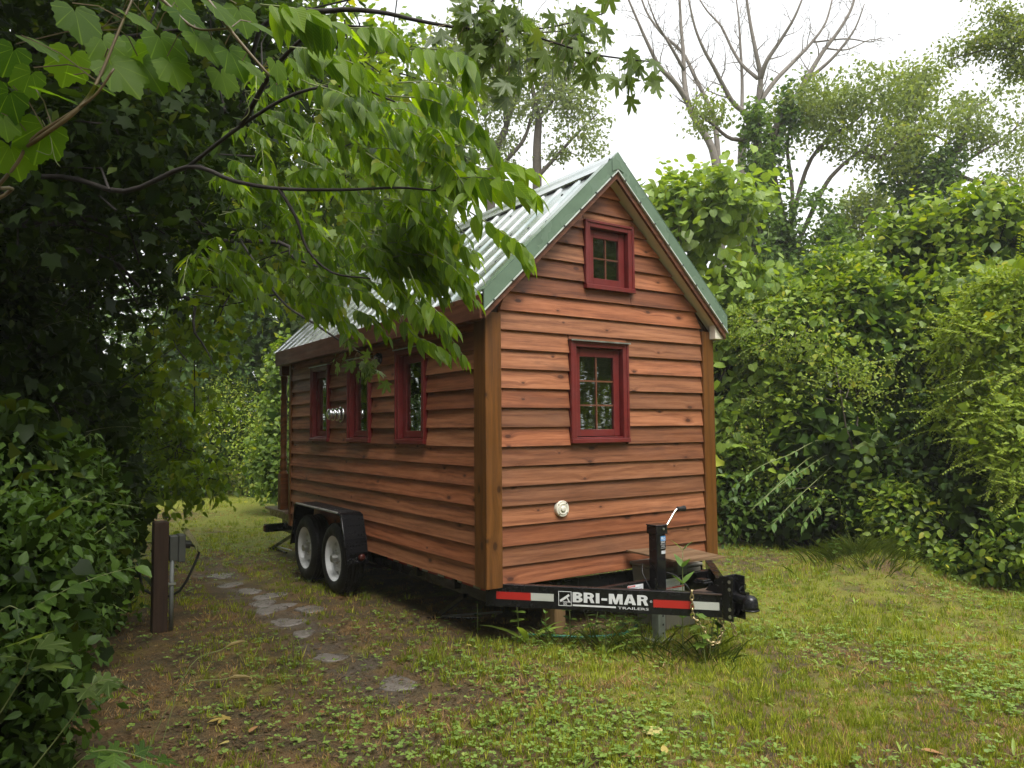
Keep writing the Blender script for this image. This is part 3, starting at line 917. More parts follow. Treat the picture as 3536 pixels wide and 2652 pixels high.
lay('TRAILERS', .1995, .0155, .839, -.1020, M_WHITEINK, b1, TF, .008)
lg = MB(); quad2([(.541, -.097), (.827, -.097), (.827, -.0865), (.541, -.0865)])
part('lettering', lg, M_WHITEINK, b1, TF)
rr_ = MB().torus((1.0545, -.044, .0006), (1, 0, 0), (0, 1, 0), .0068, .0068, .0009, 18, 4)
part('lettering', rr_, M_WHITEINK, b1, TF)
lay('R', .0062, .0075, 1.0514, -.0478, M_WHITEINK, b1, TF, .02)
# cross member behind the jack, with its stickers
CY = -.448
cm = part('cross_member', MB().box(.455, W - .455, CY, CY + .008, -.145, .0).box(.455, W - .455, CY + .0082, CY + .05, -.0075, .0), M_BLACK, house, H, .001)
INN = basis((0, CY, HZ), (1, 0, 0), (0, 0, 1), (0, -1, 0))
def sticker(x, y, w, h, red, lines, word=None):
    st = flat('sticker', x, x + w, y, y + h, M_STICKER, cm, INN)
    if red: flat('sticker', x + .003, x + w * red - .003, y + h * .74, y + h - .003, M_STICKRED, st, INN, .0018)
    ln = MB()
    for i in range(lines):
        yy = y + h * (.66 - .62 * i / lines)
        ln.box(x + .005, x + w * (rng.uniform(.7, .96)), yy - h * .14 / lines * 1.3, yy, .0013, .0017)
    part('lettering', ln, M_STICKGREY, st, INN)
    if word: lay(word, w * .30, h * .13, x + w * .10, y + h * .80, M_STICKER, st, INN, .01, .0024)
sticker(.85, -.068, .148, .054, .5, 3, 'WARNING')
sticker(1.195, -.066, .17, .055, 0, 5)
sticker(1.20, -.124, .208, .055, 1.0, 3, 'WARNING')
sticker(.60, -.03, .055, .022, 0, 1)
wire = MB()
wire.tube([(.95, -.62, .05), (1.0, -.58, -.0), (1.06, -.5, -.06), (1.1, -.45, -.11)], .005, 6).tube([(1.02, -.42, .12), (.99, -.45, .06), (1.0, -.5, -.02), (1.02, -.52, -.08)], .004, 6).tube([(1.14, -.50, .06), (1.2, -.56, .04), (1.25, -.62, -.03), (1.26, -.66, -.09)], .006, 6)
part('brake_cable', wire, M_CORD, house, H, 0, True)
part('breakaway_switch', MB().box(1.235, 1.315, -.80, -.70, .006, .02).box(1.24, 1.31, -.79, -.71, .02, .034), M_BLACK, house, H, .003)

# coupler: channel with bolt holes, gusset, ball socket and latch
cp = MB()
for s_ in (-1, 1):
    cp.box(*sorted((APX + s_ * .052, APX + s_ * .062)), -1.20, -1.125, -.135, .138)
cp.box(APX - .0615, APX + .0615, -1.128, -1.118, -.1345, .1375)
coup = part('coupler_channel', cp, M_BLACK, house, H, .002)
for s_ in (-1, 1):
    for z in (.108, .062, -.062, -.108):
        part('bolt_hole', MB().lathe([(.0115, 0), (.0115, s_ * .002), (.0005, s_ * .0022)], 14, (APX + s_ * .0621, -1.178, z), 'x'), M_STEEL, coup, H)
    part('gusset', MB().prism([(-1.1175, .024), (-1.1175, .13), (-1.10, .132), (-.97, .024)], 0, .008, lambda p, q, s_=s_: (APX + s_ * .05 + q * -s_, p[0], p[1])), M_BLACK, coup, H)
part('nose_plate', MB().prism([(APX - .075, -1.117), (APX + .075, -1.117), (APX + .22, -.93), (APX - .22, -.93)], .017, .0238, lambda p, z: (p[0], p[1], z)), M_RUST, house, H)
soc = MB().tube([(APX, -1.13, .006), (APX, -1.20, .006), (APX, -1.25, .004), (APX, -1.275, .002)], [.040, .036, .034, .036], 14)
soc.lathe([(.045, -.052), (.052, -.050), (.050, -.030), (.049, -.005), (.042, .018), (.026, .034), (.0005, .040)], 24, (APX, -1.285, 0))
part('ball_socket', soc, M_BLACK, house, H, 0, True)
part('socket_lip', MB().torus((APX, -1.285, -.05), (1, 0, 0), (0, 1, 0), .049, .053, .006, 24, 6), M_BLACK, house, H, 0, True)
lt = MB().tube([(APX - .012, -1.215, .03), (APX - .012, -1.215, .062), (APX + .01, -1.225, .085)], .006, 6)
for q in ((-.02, .07, .03, .07), (-.02, .07, -.02, .10), (-.02, .10, .03, .102), (.03, .102, .03, .07)):
    lt.tube([(APX, -1.235 + q[0], q[1]), (APX, -1.235 + q[2], q[3])], .0028, 5)
lt.box(APX - .016, APX + .016, -1.27, -1.20, .036, .05)
part('coupler_latch', lt, M_BLACK, house, H)

# tongue jack
JX, JY = APX, -.49
jk = part('jack_tube', MB().box(JX - .043, JX + .043, JY - .043, JY + .043, -.14, .335), M_BLACK, house, H, .006)
part('gear_box', MB().box(JX - .052, JX + .056, JY - .052, JY + .052, .330, .388).box(JX - .056, JX + .06, JY - .056, JY + .056, .3882, .396), M_BLACK, jk, H, .004)
part('jack_leg', MB().box(JX - .034, JX + .034, JY - .034, JY + .034, -.40, -.139), M_GALV, jk, H, .004)
part('jack_foot', MB().box(JX - .075, JX + .075, JY - .075, JY + .075, -.412, -.40), M_GALV, jk, H)
for z in (-.18, -.24, -.30, -.36):
    part('pin_hole', MB().lathe([(.008, 0), (.008, -.001), (.0005, -.0012)], 12, (JX + .010, JY - .0342, z), 'y'), M_MATT, jk, H)
crank = part('crank_handle', MB().tube([(JX + .056, JY - .0, .362), (JX + .078, JY - .0, .364), (JX + .092, JY, .372), (JX + .175, JY - .01, .478), (JX + .188, JY - .012, .488), (JX + .2, JY - .016, .490)], .0075, 10), M_CHROME, jk, H, 0, True)
part('crank_handle', MB().lathe([(.0005, 0), (.014, .001), (.018, .006), (.016, .02), (.018, .05), (.021, .066), (.0215, .072), (.017, .075), (.012, .068), (.0005, .066)], 16, (JX + .19, JY - .018, .491), 'x'), M_MATT, jk, H, 0, True)
part('bolt', MB().lathe([(.009, 0), (.009, -.006), (.0005, -.008)], 10, (JX + .012, JY - .052, .366), 'y'), M_STEEL, jk, H)
JF = basis((JX, JY - .0436, HZ), (1, 0, 0), (0, 0, 1), (0, -1, 0))
st = flat('sticker', -.012, .040, .225, .318, M_BLACK, jk, JF)
flat('sticker', -.010, .038, .283, .316, M_BLUE, st, JF, .0018)
lay('PRO', .040, .022, -.006, .288, M_STICKER, st, JF, .02, .0022)
lay('SERIES', .038, .010, -.006, .266, M_STICKER, st, JF, .01, .0016)
lay('5,000 lb.', .036, .010, -.005, .240, M_STICKER, st, JF, .01, .0016)
for yy in (.2805, .2575, .232):
    flat('sticker', -.010, .038, yy, yy + .0015, M_STICKER, st, JF, .0016)
bars = MB()
xx = -.004
while xx < .036:
    w_ = rng.uniform(.001, .004); bars.box(xx, xx + w_, .192, .214, -.0002, .001); xx += w_ + rng.uniform(.0008, .0022)
part('lettering', bars, M_STICKER, jk, JF)

# safety chain, link by link
def chain(pts, n, par):
    pts = [Vector(p) for p in pts]
    ds = [0]
    for a, b in zip(pts, pts[1:]): ds.append(ds[-1] + (b - a).length)
    def at(s):
        for i in range(len(pts) - 1):
            if s <= ds[i + 1]: return pts[i].lerp(pts[i + 1], (s - ds[i]) / (ds[i + 1] - ds[i])), (pts[i + 1] - pts[i]).normalized()
        return pts[-1], (pts[-1] - pts[-2]).normalized()
    prev = None
    for i in range(n):
        p, d = at(ds[-1] * (i + .5) / n)
        side = d.cross(Vector((.6, .75, .2))).normalized()
        if i % 2: side = d.cross(side)
        ln = ds[-1] / n * .72
        part('chain_link', MB().torus(p, d, side, ln, .0105, .0042, 14, 6), M_BRASS, par, H, 0, True)
ch = part('safety_chain', MB().torus((1.085, -1.055, -.14), (0, 1, 0), (0, 0, 1), .016, .016, .006, 14, 6), M_STEEL, house, H)
cA = TF @ Vector((1.312, .03, .012)); cA = Vector((cA.x, cA.y, cA.z - HZ))
cB = TF @ Vector((1.315, -.12, .016)); cB = Vector((cB.x, cB.y, cB.z - HZ))
chain([cA + Vector((.03, .02, .0)), cA, cA.lerp(cB, .5), cB, (.955, -1.04, -.20), (.975, -1.05, -.265), (1.00, -1.06, -.292), (1.03, -1.08, -.285), (1.055, -1.09, -.24), (1.075, -1.09, -.19), (1.085, -1.07, -.15)], 21, ch)
chain([(1.10, -1.12, -.135), (1.115, -1.14, -.19), (1.118, -1.15, -.235)], 5, ch)

# stabiliser legs
def stab(p0, p1, p2, rod):
    sj = part('stabilizer_leg', MB().tube([p0, p1], .021, 4), M_BLACK, house, H)
    part('stabilizer_arm', MB().tube([p1, p2], .018, 4), M_BLACK, sj, H)
    part('stabilizer_foot', MB().box(p1[0] - .05, p1[0] + .05, p1[1] - .04, p1[1] + .04, p1[2] - .012, p1[2] + .004), M_BLACK, sj, H)
    part('screw_rod', MB().tube(rod, .008, 6), M_STEEL, sj, H)
stab((.1, 4.45, -.145), (.1, 5.25, -.395), (.12, 4.75, -.40), [(.1, 5.15, -.36), (.1, 4.5, -.33)])
stab((.1, .50, -.15), (.08, .93, -.395), (.35, .70, -.40), [(.08, .9, -.38), (.4, .45, -.30)])

# ------------------------------------------------------------------ things that rest on or by the trailer
b_ = part('plywood_board', MB().prism([(1.205, -.05), (1.166, -.636), (1.575, -.695), (1.68, -.13)], 0, .013, lambda p, z: (p[0] - 1.4, p[1] + .4, z)), M_PLY, None, T(1.4, -.4, HZ + .136))
tag(b_, 'weathered plywood board lying flat over the trailer tongue', 'board')
bn = thing('storage_bin', (1.48, -.20, 0), 'pale beige plastic bin standing between the tongue beams under the plywood board', 'bin')
part('bin_body', MB().hexa([(1.30, -.36, .0), (1.64, -.36, .0), (1.64, -.06, .0), (1.30, -.06, .0), (1.27, -.385, .44), (1.67, -.385, .44), (1.67, -.03, .44), (1.27, -.03, .44)]), M_BIN, bn, None, .012)
part('bin_rim', MB().box(1.26, 1.68, -.392, -.02, .44, .465), M_BIN, bn, None, .008)
bk = part('bracing_block', MB().box(-.05, .05, -.02, .02, 0, .1345).box(-.04, .04, -.015, .015, .1345, .1352), M_GALV, None, T(1.40, -.42, HZ + .0005))
tag(bk, 'grey-green block propping the plywood board above the cross beam', 'block')
wb = timber('wood_block', (.62, .10, .0), (.62, .10, .28), .10, .16, M_BLOCK, None, (1, 0, 0))
tag(wb, 'upright raw wood block standing in weeds under the trailer', 'block')
hs_ = MB().tube([(.34, .12, .02), (.50, -.02, .02), (.66, -.18, .018), (.80, -.26, .02), (.95, -.30, .025), (1.08, -.28, .05), (1.16, -.2, .03)], .011, 8)
tag(part('garden_hose', hs_, M_HOSE, None, None, 0, True), 'green garden hose lying in the weeds under the tongue', 'hose')

UP = thing('utility_post', (-1.752, 1.87, 0), 'brown wooden post with a grey outlet box beside the hedge', 'post')
UX, UY = -1.752, 1.87
timber('post', (UX, UY, -.05), (UX, UY, .812), .104, .104, M_UPOST, UP, (1, 0, 0), .005)
part('conduit', MB().tube([(UX + .078, UY - .04, 0), (UX + .078, UY - .04, .52)], .016, 12), M_PVC, UP, None, 0, True)
part('conduit_clip', MB().box(UX + .052, UX + .104, UY - .062, UY - .02, .338, .352), M_STEEL, UP)
bx = part('outlet_box', MB().box(UX + .059, UX + .118, UY - .055, UY + .045, .51, .70), M_GREYBOX, UP, None, .005)
part('box_frame', MB().box(UX + .1182, UX + .170, UY - .06, UY + .05, .50, .705), M_GREYBOX, bx, None, .005)
part('plug', MB().tube([(UX + .170, UY - .005, .63), (UX + .215, UY - .01, .618)], .03, 12), M_CORD, bx)
lid = MB()
lid.obox((UX + .235, UY - .01, .665), (.052, 0, -.080), (0, .055, 0), (.003, 0, .002))
for s_ in (-1, 1): lid.obox((UX + .225, UY - .01 + s_ * .055, .655), (.052, 0, -.080), (0, .003, 0), (.014, 0, .009))
part('clear_cover', lid, M_CLEAR, bx)
cd = MB().tube([(UX + .21, UY - .01, .616), (UX + .265, UY - .02, .60), (UX + .272, UY - .03, .55), (UX + .235, UY - .03, .46), (UX + .19, UY - .03, .36), (UX + .14, UY - .02, .28), (UX + .09, UY - .0, .25), (UX + .02, UY + .08, .22), (UX - .1, UY + .1, .3), (UX - .14, UY + .08, .5)], .010, 8)
tag(part('power_cord', cd, M_CORD, None, None, 0, True), 'black power cord looping down from the grey outlet box', 'cord')

# ================================================================== GROUND
def fbm(x, y, seed=0, f=1.0, octv=4):
    r = np.random.default_rng(100 + seed)
    s = np.zeros_like(np.asarray(x, float))
    a = 1.0
    for i in range(octv):
        for k in range(3):
            th = r.uniform(0, 6.283); ph = r.uniform(0, 6.283)
            s = s + a * np.sin((x * np.cos(th) + y * np.sin(th)) * f * r.uniform(.8, 1.25) + ph) / 3
        a *= 0.55; f *= 2.03
    return s

PATH = np.array([(-.80, 4.4), (-.82, 3.0), (-.80, 2.2), (-.88, 1.2), (-.9, .5), (-.80, -.25), (-.62, -.75)])
def path_dist(x, y):
    d = np.full(np.shape(x), 1e9)
    for a, b in zip(PATH[:-1], PATH[1:]):
        ab = b - a
        t = np.clip(((x - a[0]) * ab[0] + (y - a[1]) * ab[1]) / (ab @ ab), 0, 1)
        d = np.minimum(d, np.hypot(x - a[0] - t * ab[0], y - a[1] - t * ab[1]))
    return d

def gz(x, y):
    x = np.asarray(x, float); y = np.asarray(y, float)
    z = 0.012 * fbm(x, y, 1, 1.6, 4) + 0.05 * fbm(x, y, 2, .25, 2) * np.clip((np.hypot(x - 1, y - 1.5) - 4) / 10, 0, 1)
    z = z + 0.22 * np.exp(-(((x - 4.45) / .62) ** 2 + ((y + .12) / .55) ** 2)) +   .07 * np.exp(-(((x - 3.7) / .5) ** 2 + ((y + .45) / .5) ** 2))
    z = z - 0.018 * np.exp(-(path_dist(x, y) / .28) ** 2)
    z = z - 0.010 * np.exp(-(((x + .1) / .3) ** 2)) * (np.abs(y - 2.7) < 1)
    return z

def grid_axis(lo, hi, fine0, fine1, df, far):
    a = list(np.arange(fine0, fine1 + 1e-6, df))
    x, d = fine0, df
    while x > lo: d *= 1.35; x -= d; a.insert(0, x)
    x, d = fine1, df
    while x < hi: d *= 1.35; x += d; a.append(x)
    return np.array(a)

def _ground():
    xs = grid_axis(-150, 150, -4, 6.5, .09, 0)
    ys = grid_axis(-150, 150, -4.5, 7, .09, 0)
    X, Y = np.meshgrid(xs, ys)
    Z = gz(X, Y)
    v = np.stack([X.ravel(), Y.ravel(), Z.ravel()], 1)
    nx, ny = len(xs), len(ys)
    i = (np.arange(ny - 1)[:, None] * nx + np.arange(nx - 1)[None]).ravel()
    f = np.stack([i, i + 1, i + 1 + nx, i + nx], 1)
    me = bpy.data.meshes.new('ground')
    me.vertices.add(len(v)); me.vertices.foreach_set('co', v.ravel())
    me.loops.add(f.size); me.loops.foreach_set('vertex_index', f.ravel())
    me.polygons.add(len(f)); me.polygons.foreach_set('loop_start', np.arange(len(f)) * 4)
    me.update(calc_edges=True); me.shade_smooth()
    b = NB('bare_soil_and_moss')
    p = b.pos()
    x, y, z = b.sep(p)[:3]
    p2 = b.comb(x, y, 0.0)
    n1 = b.noise(p2, .55, 4, .6, .4)
    n2 = b.noise(p2, 3.2, 5, .65)
    n3 = b.noise(p2, 30, 5, .7)
    n4 = b.noise(p2, 140, 3, .7)
    soil = b.ramp(n3, [(.3, (.040, .029, .015)), (.52, (.095, .070, .034)), (.75, (.175, .132, .066))])
    litter = b.ramp(n4, [(.3, (.080, .046, .019)), (.6, (.20, .122, .052)), (.8, (.32, .23, .11))])
    col = b.mix(b.step(n2, .42, .62), soil, litter)
    moss = b.ramp(n4, [(.3, (.095, .120, .012)), (.7, (.29, .32, .038))])
    col = b.mix(b.math('MULTIPLY', b.step(b.math('ADD', b.math('ADD', n1, b.math('MULTIPLY', n2, .5)), b.math('ADD', b.step(y, 3.0, 8.0, 0, .22), b.step(x, -2.0, 3.0, -.16, .05))), .66, .88), .8), col, moss)
    # worn wet mud of the track beside the trailer
    dx = b.math('ABSOLUTE', b.math('ADD', x, b.math('ADD', .86, b.math('MULTIPLY', b.math('SUBTRACT', n2, .5), .45))))
    tr = b.math('MULTIPLY', b.step(dx, .27, .10), b.math('MULTIPLY', b.step(y, -1.1, -.4), b.step(y, 4.8, 3.8)))
    tr = b.math('MULTIPLY', tr, b.step(b.noise(p2, 2.2, 4, .6), .42, .60, .12, .95))
    mud = b.ramp(n3, [(.3, (.060, .046, .032)), (.6, (.14, .112, .082)), (.8, (.23, .19, .145))])
    col = b.mix(tr, col, mud)
    ro = b.math('SUBTRACT', b.step(n3, .3, .7, .62, .92), b.math('MULTIPLY', tr, b.step(n2, .45, .6, .15, .55)))
    h = b.math('ADD', b.math('MULTIPLY', n3, .8), b.math('MULTIPLY', n4, .35))
    sh = b.prin(Base_Color=col, Roughness=ro, Specular_IOR_Level=.25, Normal=b.bump(h, .9, .04))
    m = b.out(sh.outputs[0])
    return tag(place('ground', me, m), kind='structure')
_ground()

# wet flagstones of the path
def _stonemat():
    b = NB('wet_flagstone')
    p = b.pos()
    n1 = b.noise(p, 9, 5, .65); n2 = b.noise(p, 60, 4, .7)
    c = b.ramp(b.math('ADD', b.math('MULTIPLY', n1, .6), b.math('MULTIPLY', n2, .4)), [(.3, (.075, .062, .050)), (.55, (.15, .130, .110)), (.75, (.23, .205, .18))])
    sh = b.prin(Base_Color=c, Roughness=b.step(n1, .4, .62, .22, .6), Specular_IOR_Level=.6, Normal=b.bump(b.math('ADD', n1, n2), .5, .01))
    return b.out(sh.outputs[0])
M_STONE = _stonemat()
def stone(x, y, rx, ry, h, label):
    rx, ry = rx * rng.uniform(.9, 1.15), ry * rng.uniform(.9, 1.15)
    n = 15
    ph = rng.uniform(0, 6.28)
    rad = 1 + .20 * np.sin(np.arange(n) * 2 * math.pi / n * 2 + ph) + .10 * np.sin(np.arange(n) * 2 * math.pi / n * 3 + ph * 2.3) + rng.uniform(-.14, .14, n)
    v, f = [], []
    for q, zz in ((1.03, -.05), (1.0, h * .5), (.93, h), (.6, h * 1.25), (.25, h * 1.3)):
        for k in range(n):
            a = 2 * math.pi * k / n
            v.append((rx * q * rad[k] * math.cos(a), ry * q * rad[k] * math.sin(a), zz + rng.uniform(-.003, .003)))
    for i in range(4):
        for k in range(n):
            f.append((i * n + k, i * n + (k + 1) % n, (i + 1) * n + (k + 1) % n, (i + 1) * n + k))
    f.append(tuple(4 * n + k for k in range(n)))
    o = part('stepping_stone', MB().add(v, f), M_STONE, None, T(x, y, float(gz(x, y))), 0, True)
    tag(o, label, 'stone', 'wet stones of the muddy path')
stone(-.84, 2.36, .12, .10, .012, 'small wet chip of stone just beyond the long grey path stone')
stone(-.72, 2.18, .10, .09, .010, 'small pale chip of stone right of the long grey path stone')
stone(-.86, 1.62, .13, .10, .010, 'small half-buried stone between the long stone and the shiny one')
stone(-.88, 3.36, .12, .10, .010, 'small pale stone between the farthest stone and the touching pair')
stone(-.83, 3.92, 0.149, 0.124, 0.011, 'small wet path stone farthest back near the rear tyre')
stone(-.80, 2.95, 0.118, 0.105, 0.013, 'pale wet stone, farther of the touching pair left of the tyres')
stone(-.70, 2.62, 0.136, 0.118, 0.011, 'pale wet stone, nearer of the touching pair left of the tyres')
stone(-.86, 2.10, 0.155, 0.112, 0.013, 'long grey stone in the middle of the muddy path')
stone(-.58, 1.88, 0.124, 0.105, 0.011, 'dull cobbled stone on the trailer side of the muddy path')
stone(-.88, 1.18, 0.105, 0.087, 0.016, 'shiny rounded lone stone between grass tufts on the path')
stone(-.91, .52, 0.124, 0.093, 0.006, 'flat dark stone half sunk in mud on the path')
stone(-.78, -.22, 0.124, 0.105, 0.005, 'flat brown stone nearest the camera at the end of the path')

# ================================================================== LEAVES
def fan(outline, c=(0, .4), cup=.12, fold=.12):
    """outline points (x, y), fan about c; v, tris, uv"""
    o = np.array(outline, float)
    n = len(o)
    v = np.vstack([[c[0], c[1], 0], np.c_[o, np.zeros(n)]])
    v[:, 2] = fold * np.abs(v[:, 0]) - cup * (v[:, 1] - .3) ** 2 * 1.2 - cup * v[:, 0] ** 2
    t = np.array([(0, 1 + i, 1 + (i + 1) % n) for i in range(n)])[:, [0, 2, 1]]
    uv = np.c_[v[:, 0] + .5, v[:, 1]]
    return v, t, uv

def strip(ys, ws, droop=.12, fold=.25, wave=0.0):
    """leaf blade as rows: left, mid, right"""
    v, t, uv = [], [], []
    m = len(ys)
    for i, (y, w) in enumerate(zip(ys, ws)):
        zc = -droop * y * y
        k = 1 if w else 0
        for s in (-1, 0, 1):
            v.append((s * w, y, zc + fold * w * abs(s) + wave * math.sin(i * 2.2 + s)))
            uv.append((.5 + s * .5 * (w / max(ws)), y))
    for i in range(m - 1):
        for s in (0, 1):
            a, b, c, d = i * 3 + s, i * 3 + s + 1, (i + 1) * 3 + s + 1, (i + 1) * 3 + s
            if ws[i] == 0: t.append((i * 3 + 1, c, d))
            elif ws[i + 1] == 0: t.append((a, b, (i + 1) * 3 + 1))
            else: t += [(a, b, c), (a, c, d)]
    return np.array(v, float), np.array(t), np.array(uv, float)

def polar(pairs, c, serr=0.0, m=0):
    pts = []
    full = [(a, r) for a, r in pairs]
    full += [(-a, r) for a, r in reversed(pairs) if 0 < abs(a) < 180]
    for i, (a, r) in enumerate(full):
        pts.append((a, r))
        if m:
            a2, r2 = full[(i + 1) % len(full)]
            if a2 > a + 180: a2 -= 360
            if a2 < a - 180: a2 += 360
            for k in range(1, m + 1):
                t = k / (m + 1)
                pts.append((a + (a2 - a) * t, r + (r2 - r) * t + serr * (1 if k % 2 else -.6)))
    return [(c[0] + r * math.sin(R(a)), c[1] + r * math.cos(R(a))) for a, r in pts]

LF = {}
LF['lance'] = strip([0, .10, .30, .55, .80, 1], [0, .13, .205, .175, .08, 0], .16, .18)
LF['ovate'] = strip([0, .15, .4, .7, 1], [0, .22, .29, .19, 0], .18, .22)
LF['heart'] = fan(polar([(0, .62), (18, .50), (45, .46), (80, .45), (115, .47), (145, .47), (165, .40), (180, .30)], (0, .38), .022, 2), (0, .38), .16, .16)
LF['small'] = (np.array([(0, 0, 0), (-.27, .45, .06), (0, .5, -.02), (.27, .45, .06), (0, 1, -.12)], float), np.array([(0, 2, 1), (0, 3, 2), (1, 2, 4), (2, 3, 4)]), np.array([(.5, 0), (0, .45), (.5, .5), (1, .45), (.5, 1)], float))
LF['maple'] = fan(polar([(0, .66), (7, .50), (12, .52), (17, .37), (24, .20), (33, .36), (40, .50), (48, .62), (56, .48), (64, .47), (72, .30), (82, .20), (92, .30), (104, .44), (116, .33), (135, .20), (160, .24), (180, .30)], (0, .36)), (0, .36), .22, .10)
LF['grape'] = fan(polar([(0, .58), (20, .47), (34, .42), (52, .54), (72, .47), (92, .44), (112, .50), (135, .49), (158, .42), (172, .28), (180, .16)], (0, .40), .022, 2), (0, .38), .20, .12)
LF['lobed'] = fan(polar([(0, .64), (24, .36), (50, .56), (80, .34), (112, .46), (150, .34), (180, .22)], (0, .36)), (0, .36), .2, .12)
LF["tri"] = fan(polar([(0, .62), (40, .36), (90, .40), (140, .42), (180, .24)], (0, .36)), (0, .38), .2, .15)

def unit(a):
    return a / np.maximum(np.linalg.norm(a, axis=-1, keepdims=True), 1e-9)

def frames(d, nrm):
    """rows of rotation matrices: local y along d, local z near nrm"""
    y = unit(d)
    z = unit(nrm - y * (nrm * y).sum(-1, keepdims=True))
    x = np.cross(y, z)
    return np.stack([x, y, z], -1)

def leaf_mesh(name, tpl, pos, rot, size, var, width=None):
    v, t, uv = LF[tpl] if isinstance(tpl, str) else tpl
    n = len(pos)
    if n == 0: return None
    sc = np.ones((n, 1, 3)) * size[:, None, None]
    if width is not None: sc[:, :, 0] *= width[:, None]
    lv = v[None] * sc
    P = np.einsum('nij,nkj->nki', rot, lv) + pos[:, None, :]
    k = len(v)
    F = (t[None] + (np.arange(n) * k)[:, None, None]).reshape(-1, 3)
    me = bpy.data.meshes.new(name)
    me.vertices.add(n * k); me.vertices.foreach_set('co', P.astype(np.float32).ravel())
    me.loops.add(F.size); me.loops.foreach_set('vertex_index', F.astype(np.int32).ravel())
    me.polygons.add(len(F)); me.polygons.foreach_set('loop_start', (np.arange(len(F)) * 3).astype(np.int32))
    me.update(calc_edges=True)
    at = me.attributes.new('var', 'FLOAT', 'POINT')
    at.data.foreach_set('value', np.repeat(var, k).astype(np.float32))
    ul = me.uv_layers.new(name='UVMap')
    ul.data.foreach_set('uv', np.tile(uv, (n, 1))[F.ravel()].astype(np.float32).ravel())
    me.shade_smooth()
    return me

_unit_leaf = {}
def unit_leaf(tpl, mat):
    key = (tpl, mat.name)
    if key not in _unit_leaf:
        v, t, uv = LF[tpl]
        me = bpy.data.meshes.new('leaf')
        me.from_pydata([tuple(p) for p in v], [], [tuple(map(int, q)) for q in t])
        ul = me.uv_layers.new(name='UVMap')
        li = np.zeros(len(me.loops), np.int32); me.loops.foreach_get('vertex_index', li)
        ul.data.foreach_set('uv', uv[li].astype(np.float32).ravel())
        me.shade_smooth()
        me.materials.append(mat)
        _unit_leaf[key] = me
    return _unit_leaf[key]

def leaf_objects(tpl, mat, pos, rot, size, parent, name='leaf'):
    me = unit_leaf(tpl, mat)
    for p, r_, s in zip(pos, rot, size):
        M = Matrix.Identity(4)
        for i in range(3):
            for j in range(3): M[i][j] = float(r_[i, j] * s)
            M[i][3] = float(p[i])
        link(bpy.data.objects.new(name, me), parent, M)

def leaves(parent, tpl, mat, pos, rot, size, var, n_obj=0, far='tri', rank=None, foliage='foliage'):
    """the n_obj leaves that show largest become leaf objects, the rest one foliage mesh"""
    n = len(pos)
    if n_obj:
        r = size / np.linalg.norm(pos - CAMN, axis=1) if rank is None else rank
        order = np.argsort(-r)
        a, b = order[:n_obj], order[n_obj:]
        leaf_objects(tpl, mat, pos[a], rot[a], size[a], parent)
    else:
        b = np.arange(n)
    me = leaf_mesh(foliage, far, pos[b], rot[b], size[b], var[b])
    if me is not None:
        tag(place(foliage, me, mat, parent), kind='stuff')

def rand_unit(n):
    return unit(rng.normal(size=(n, 3)))

def cloud(ells, n_cl, per, rad, size, shell=(.72, 1.0), flat=.55, droop=.35, up=.55, out=.55, zmin=.05, bias_up=.25, jit=.5, sjit=.25, gap=None, disp=.14):
    """clumps of leaves over the shells of ellipsoids; returns pos, rot, size, var, clump centres, clump normals"""
    e = np.array(ells, float)
    if e.shape[1] == 5: e = np.c_[e[:, :4], e[:, 3:4], e[:, 4:]]
    w = (e[:, 3] * e[:, 4] + e[:, 3] * e[:, 5] + e[:, 4] * e[:, 5]); w = w / w.sum()
    C_, N_ = [], []
    tries = 0
    while len(C_) < n_cl and tries < 60:
        tries += 1
        m = n_cl * 2
        i = rng.choice(len(e), m, p=w)
        d = unit(rand_unit(m) + np.array([0, 0, bias_up]))
        t = rng.uniform(shell[0], shell[1], m)
        p = e[i, :3] + d * e[i, 3:] * t[:, None]
        nz3 = (np.sin(p[:, 0] * 2.9 + 1.3 * np.sin(p[:, 2] * 2.1) + .7) + np.sin(p[:, 1] * 3.3 + 1.1 * np.sin(p[:, 0] * 2.3) + 2.1) + np.sin(p[:, 2] * 3.7 + 1.2 * np.sin(p[:, 1] * 1.9) + 4.2)) / 1.7
        p = e[i, :3] + d * e[i, 3:] * (t * (1 + disp * nz3))[:, None]
        ok = p[:, 2] > zmin
        if gap is not None: ok &= (nz3 + rng.normal(size=m) * .25) > gap
        for j in range(len(e)):
            q = (((p - e[j, :3]) / e[j, 3:]) ** 2).sum(1)
            ok &= ~((q < shell[0] ** 2 * .8) & (i != j))
        nn = unit(d / e[i, 3:])
        for a, b, k in zip(p, nn, ok):
            if k and len(C_) < n_cl: C_.append(a); N_.append(b)
    C_, N_ = np.array(C_), np.array(N_)
    m = len(C_)
    idx = np.repeat(np.arange(m), per)
    n = len(idx)
    off = rng.normal(size=(n, 3)) * rad
    nn = N_[idx]
    off = off - nn * (off * nn).sum(1, keepdims=True) * (1 - flat)
    pos = C_[idx] + off
    nrm = unit(nn * out + np.array([0, 0, 1.0]) * up + rand_unit(n) * jit)
    tang = rand_unit(n)
    d = unit(tang * .8 + nn * .45 - np.array([0, 0, 1.0]) * droop)
    rot = frames(d, nrm)
    sz = size * rng.uniform(1 - sjit, 1 + sjit, n)
    cv = rng.uniform(0.15, .75, m)
    var = np.clip(cv[idx] + rng.normal(size=n) * .16, 0.0, .999)
    keep = pos[:, 2] > gz(pos[:, 0], pos[:, 1]) + .02
    return pos[keep], rot[keep], sz[keep], var[keep], C_, N_

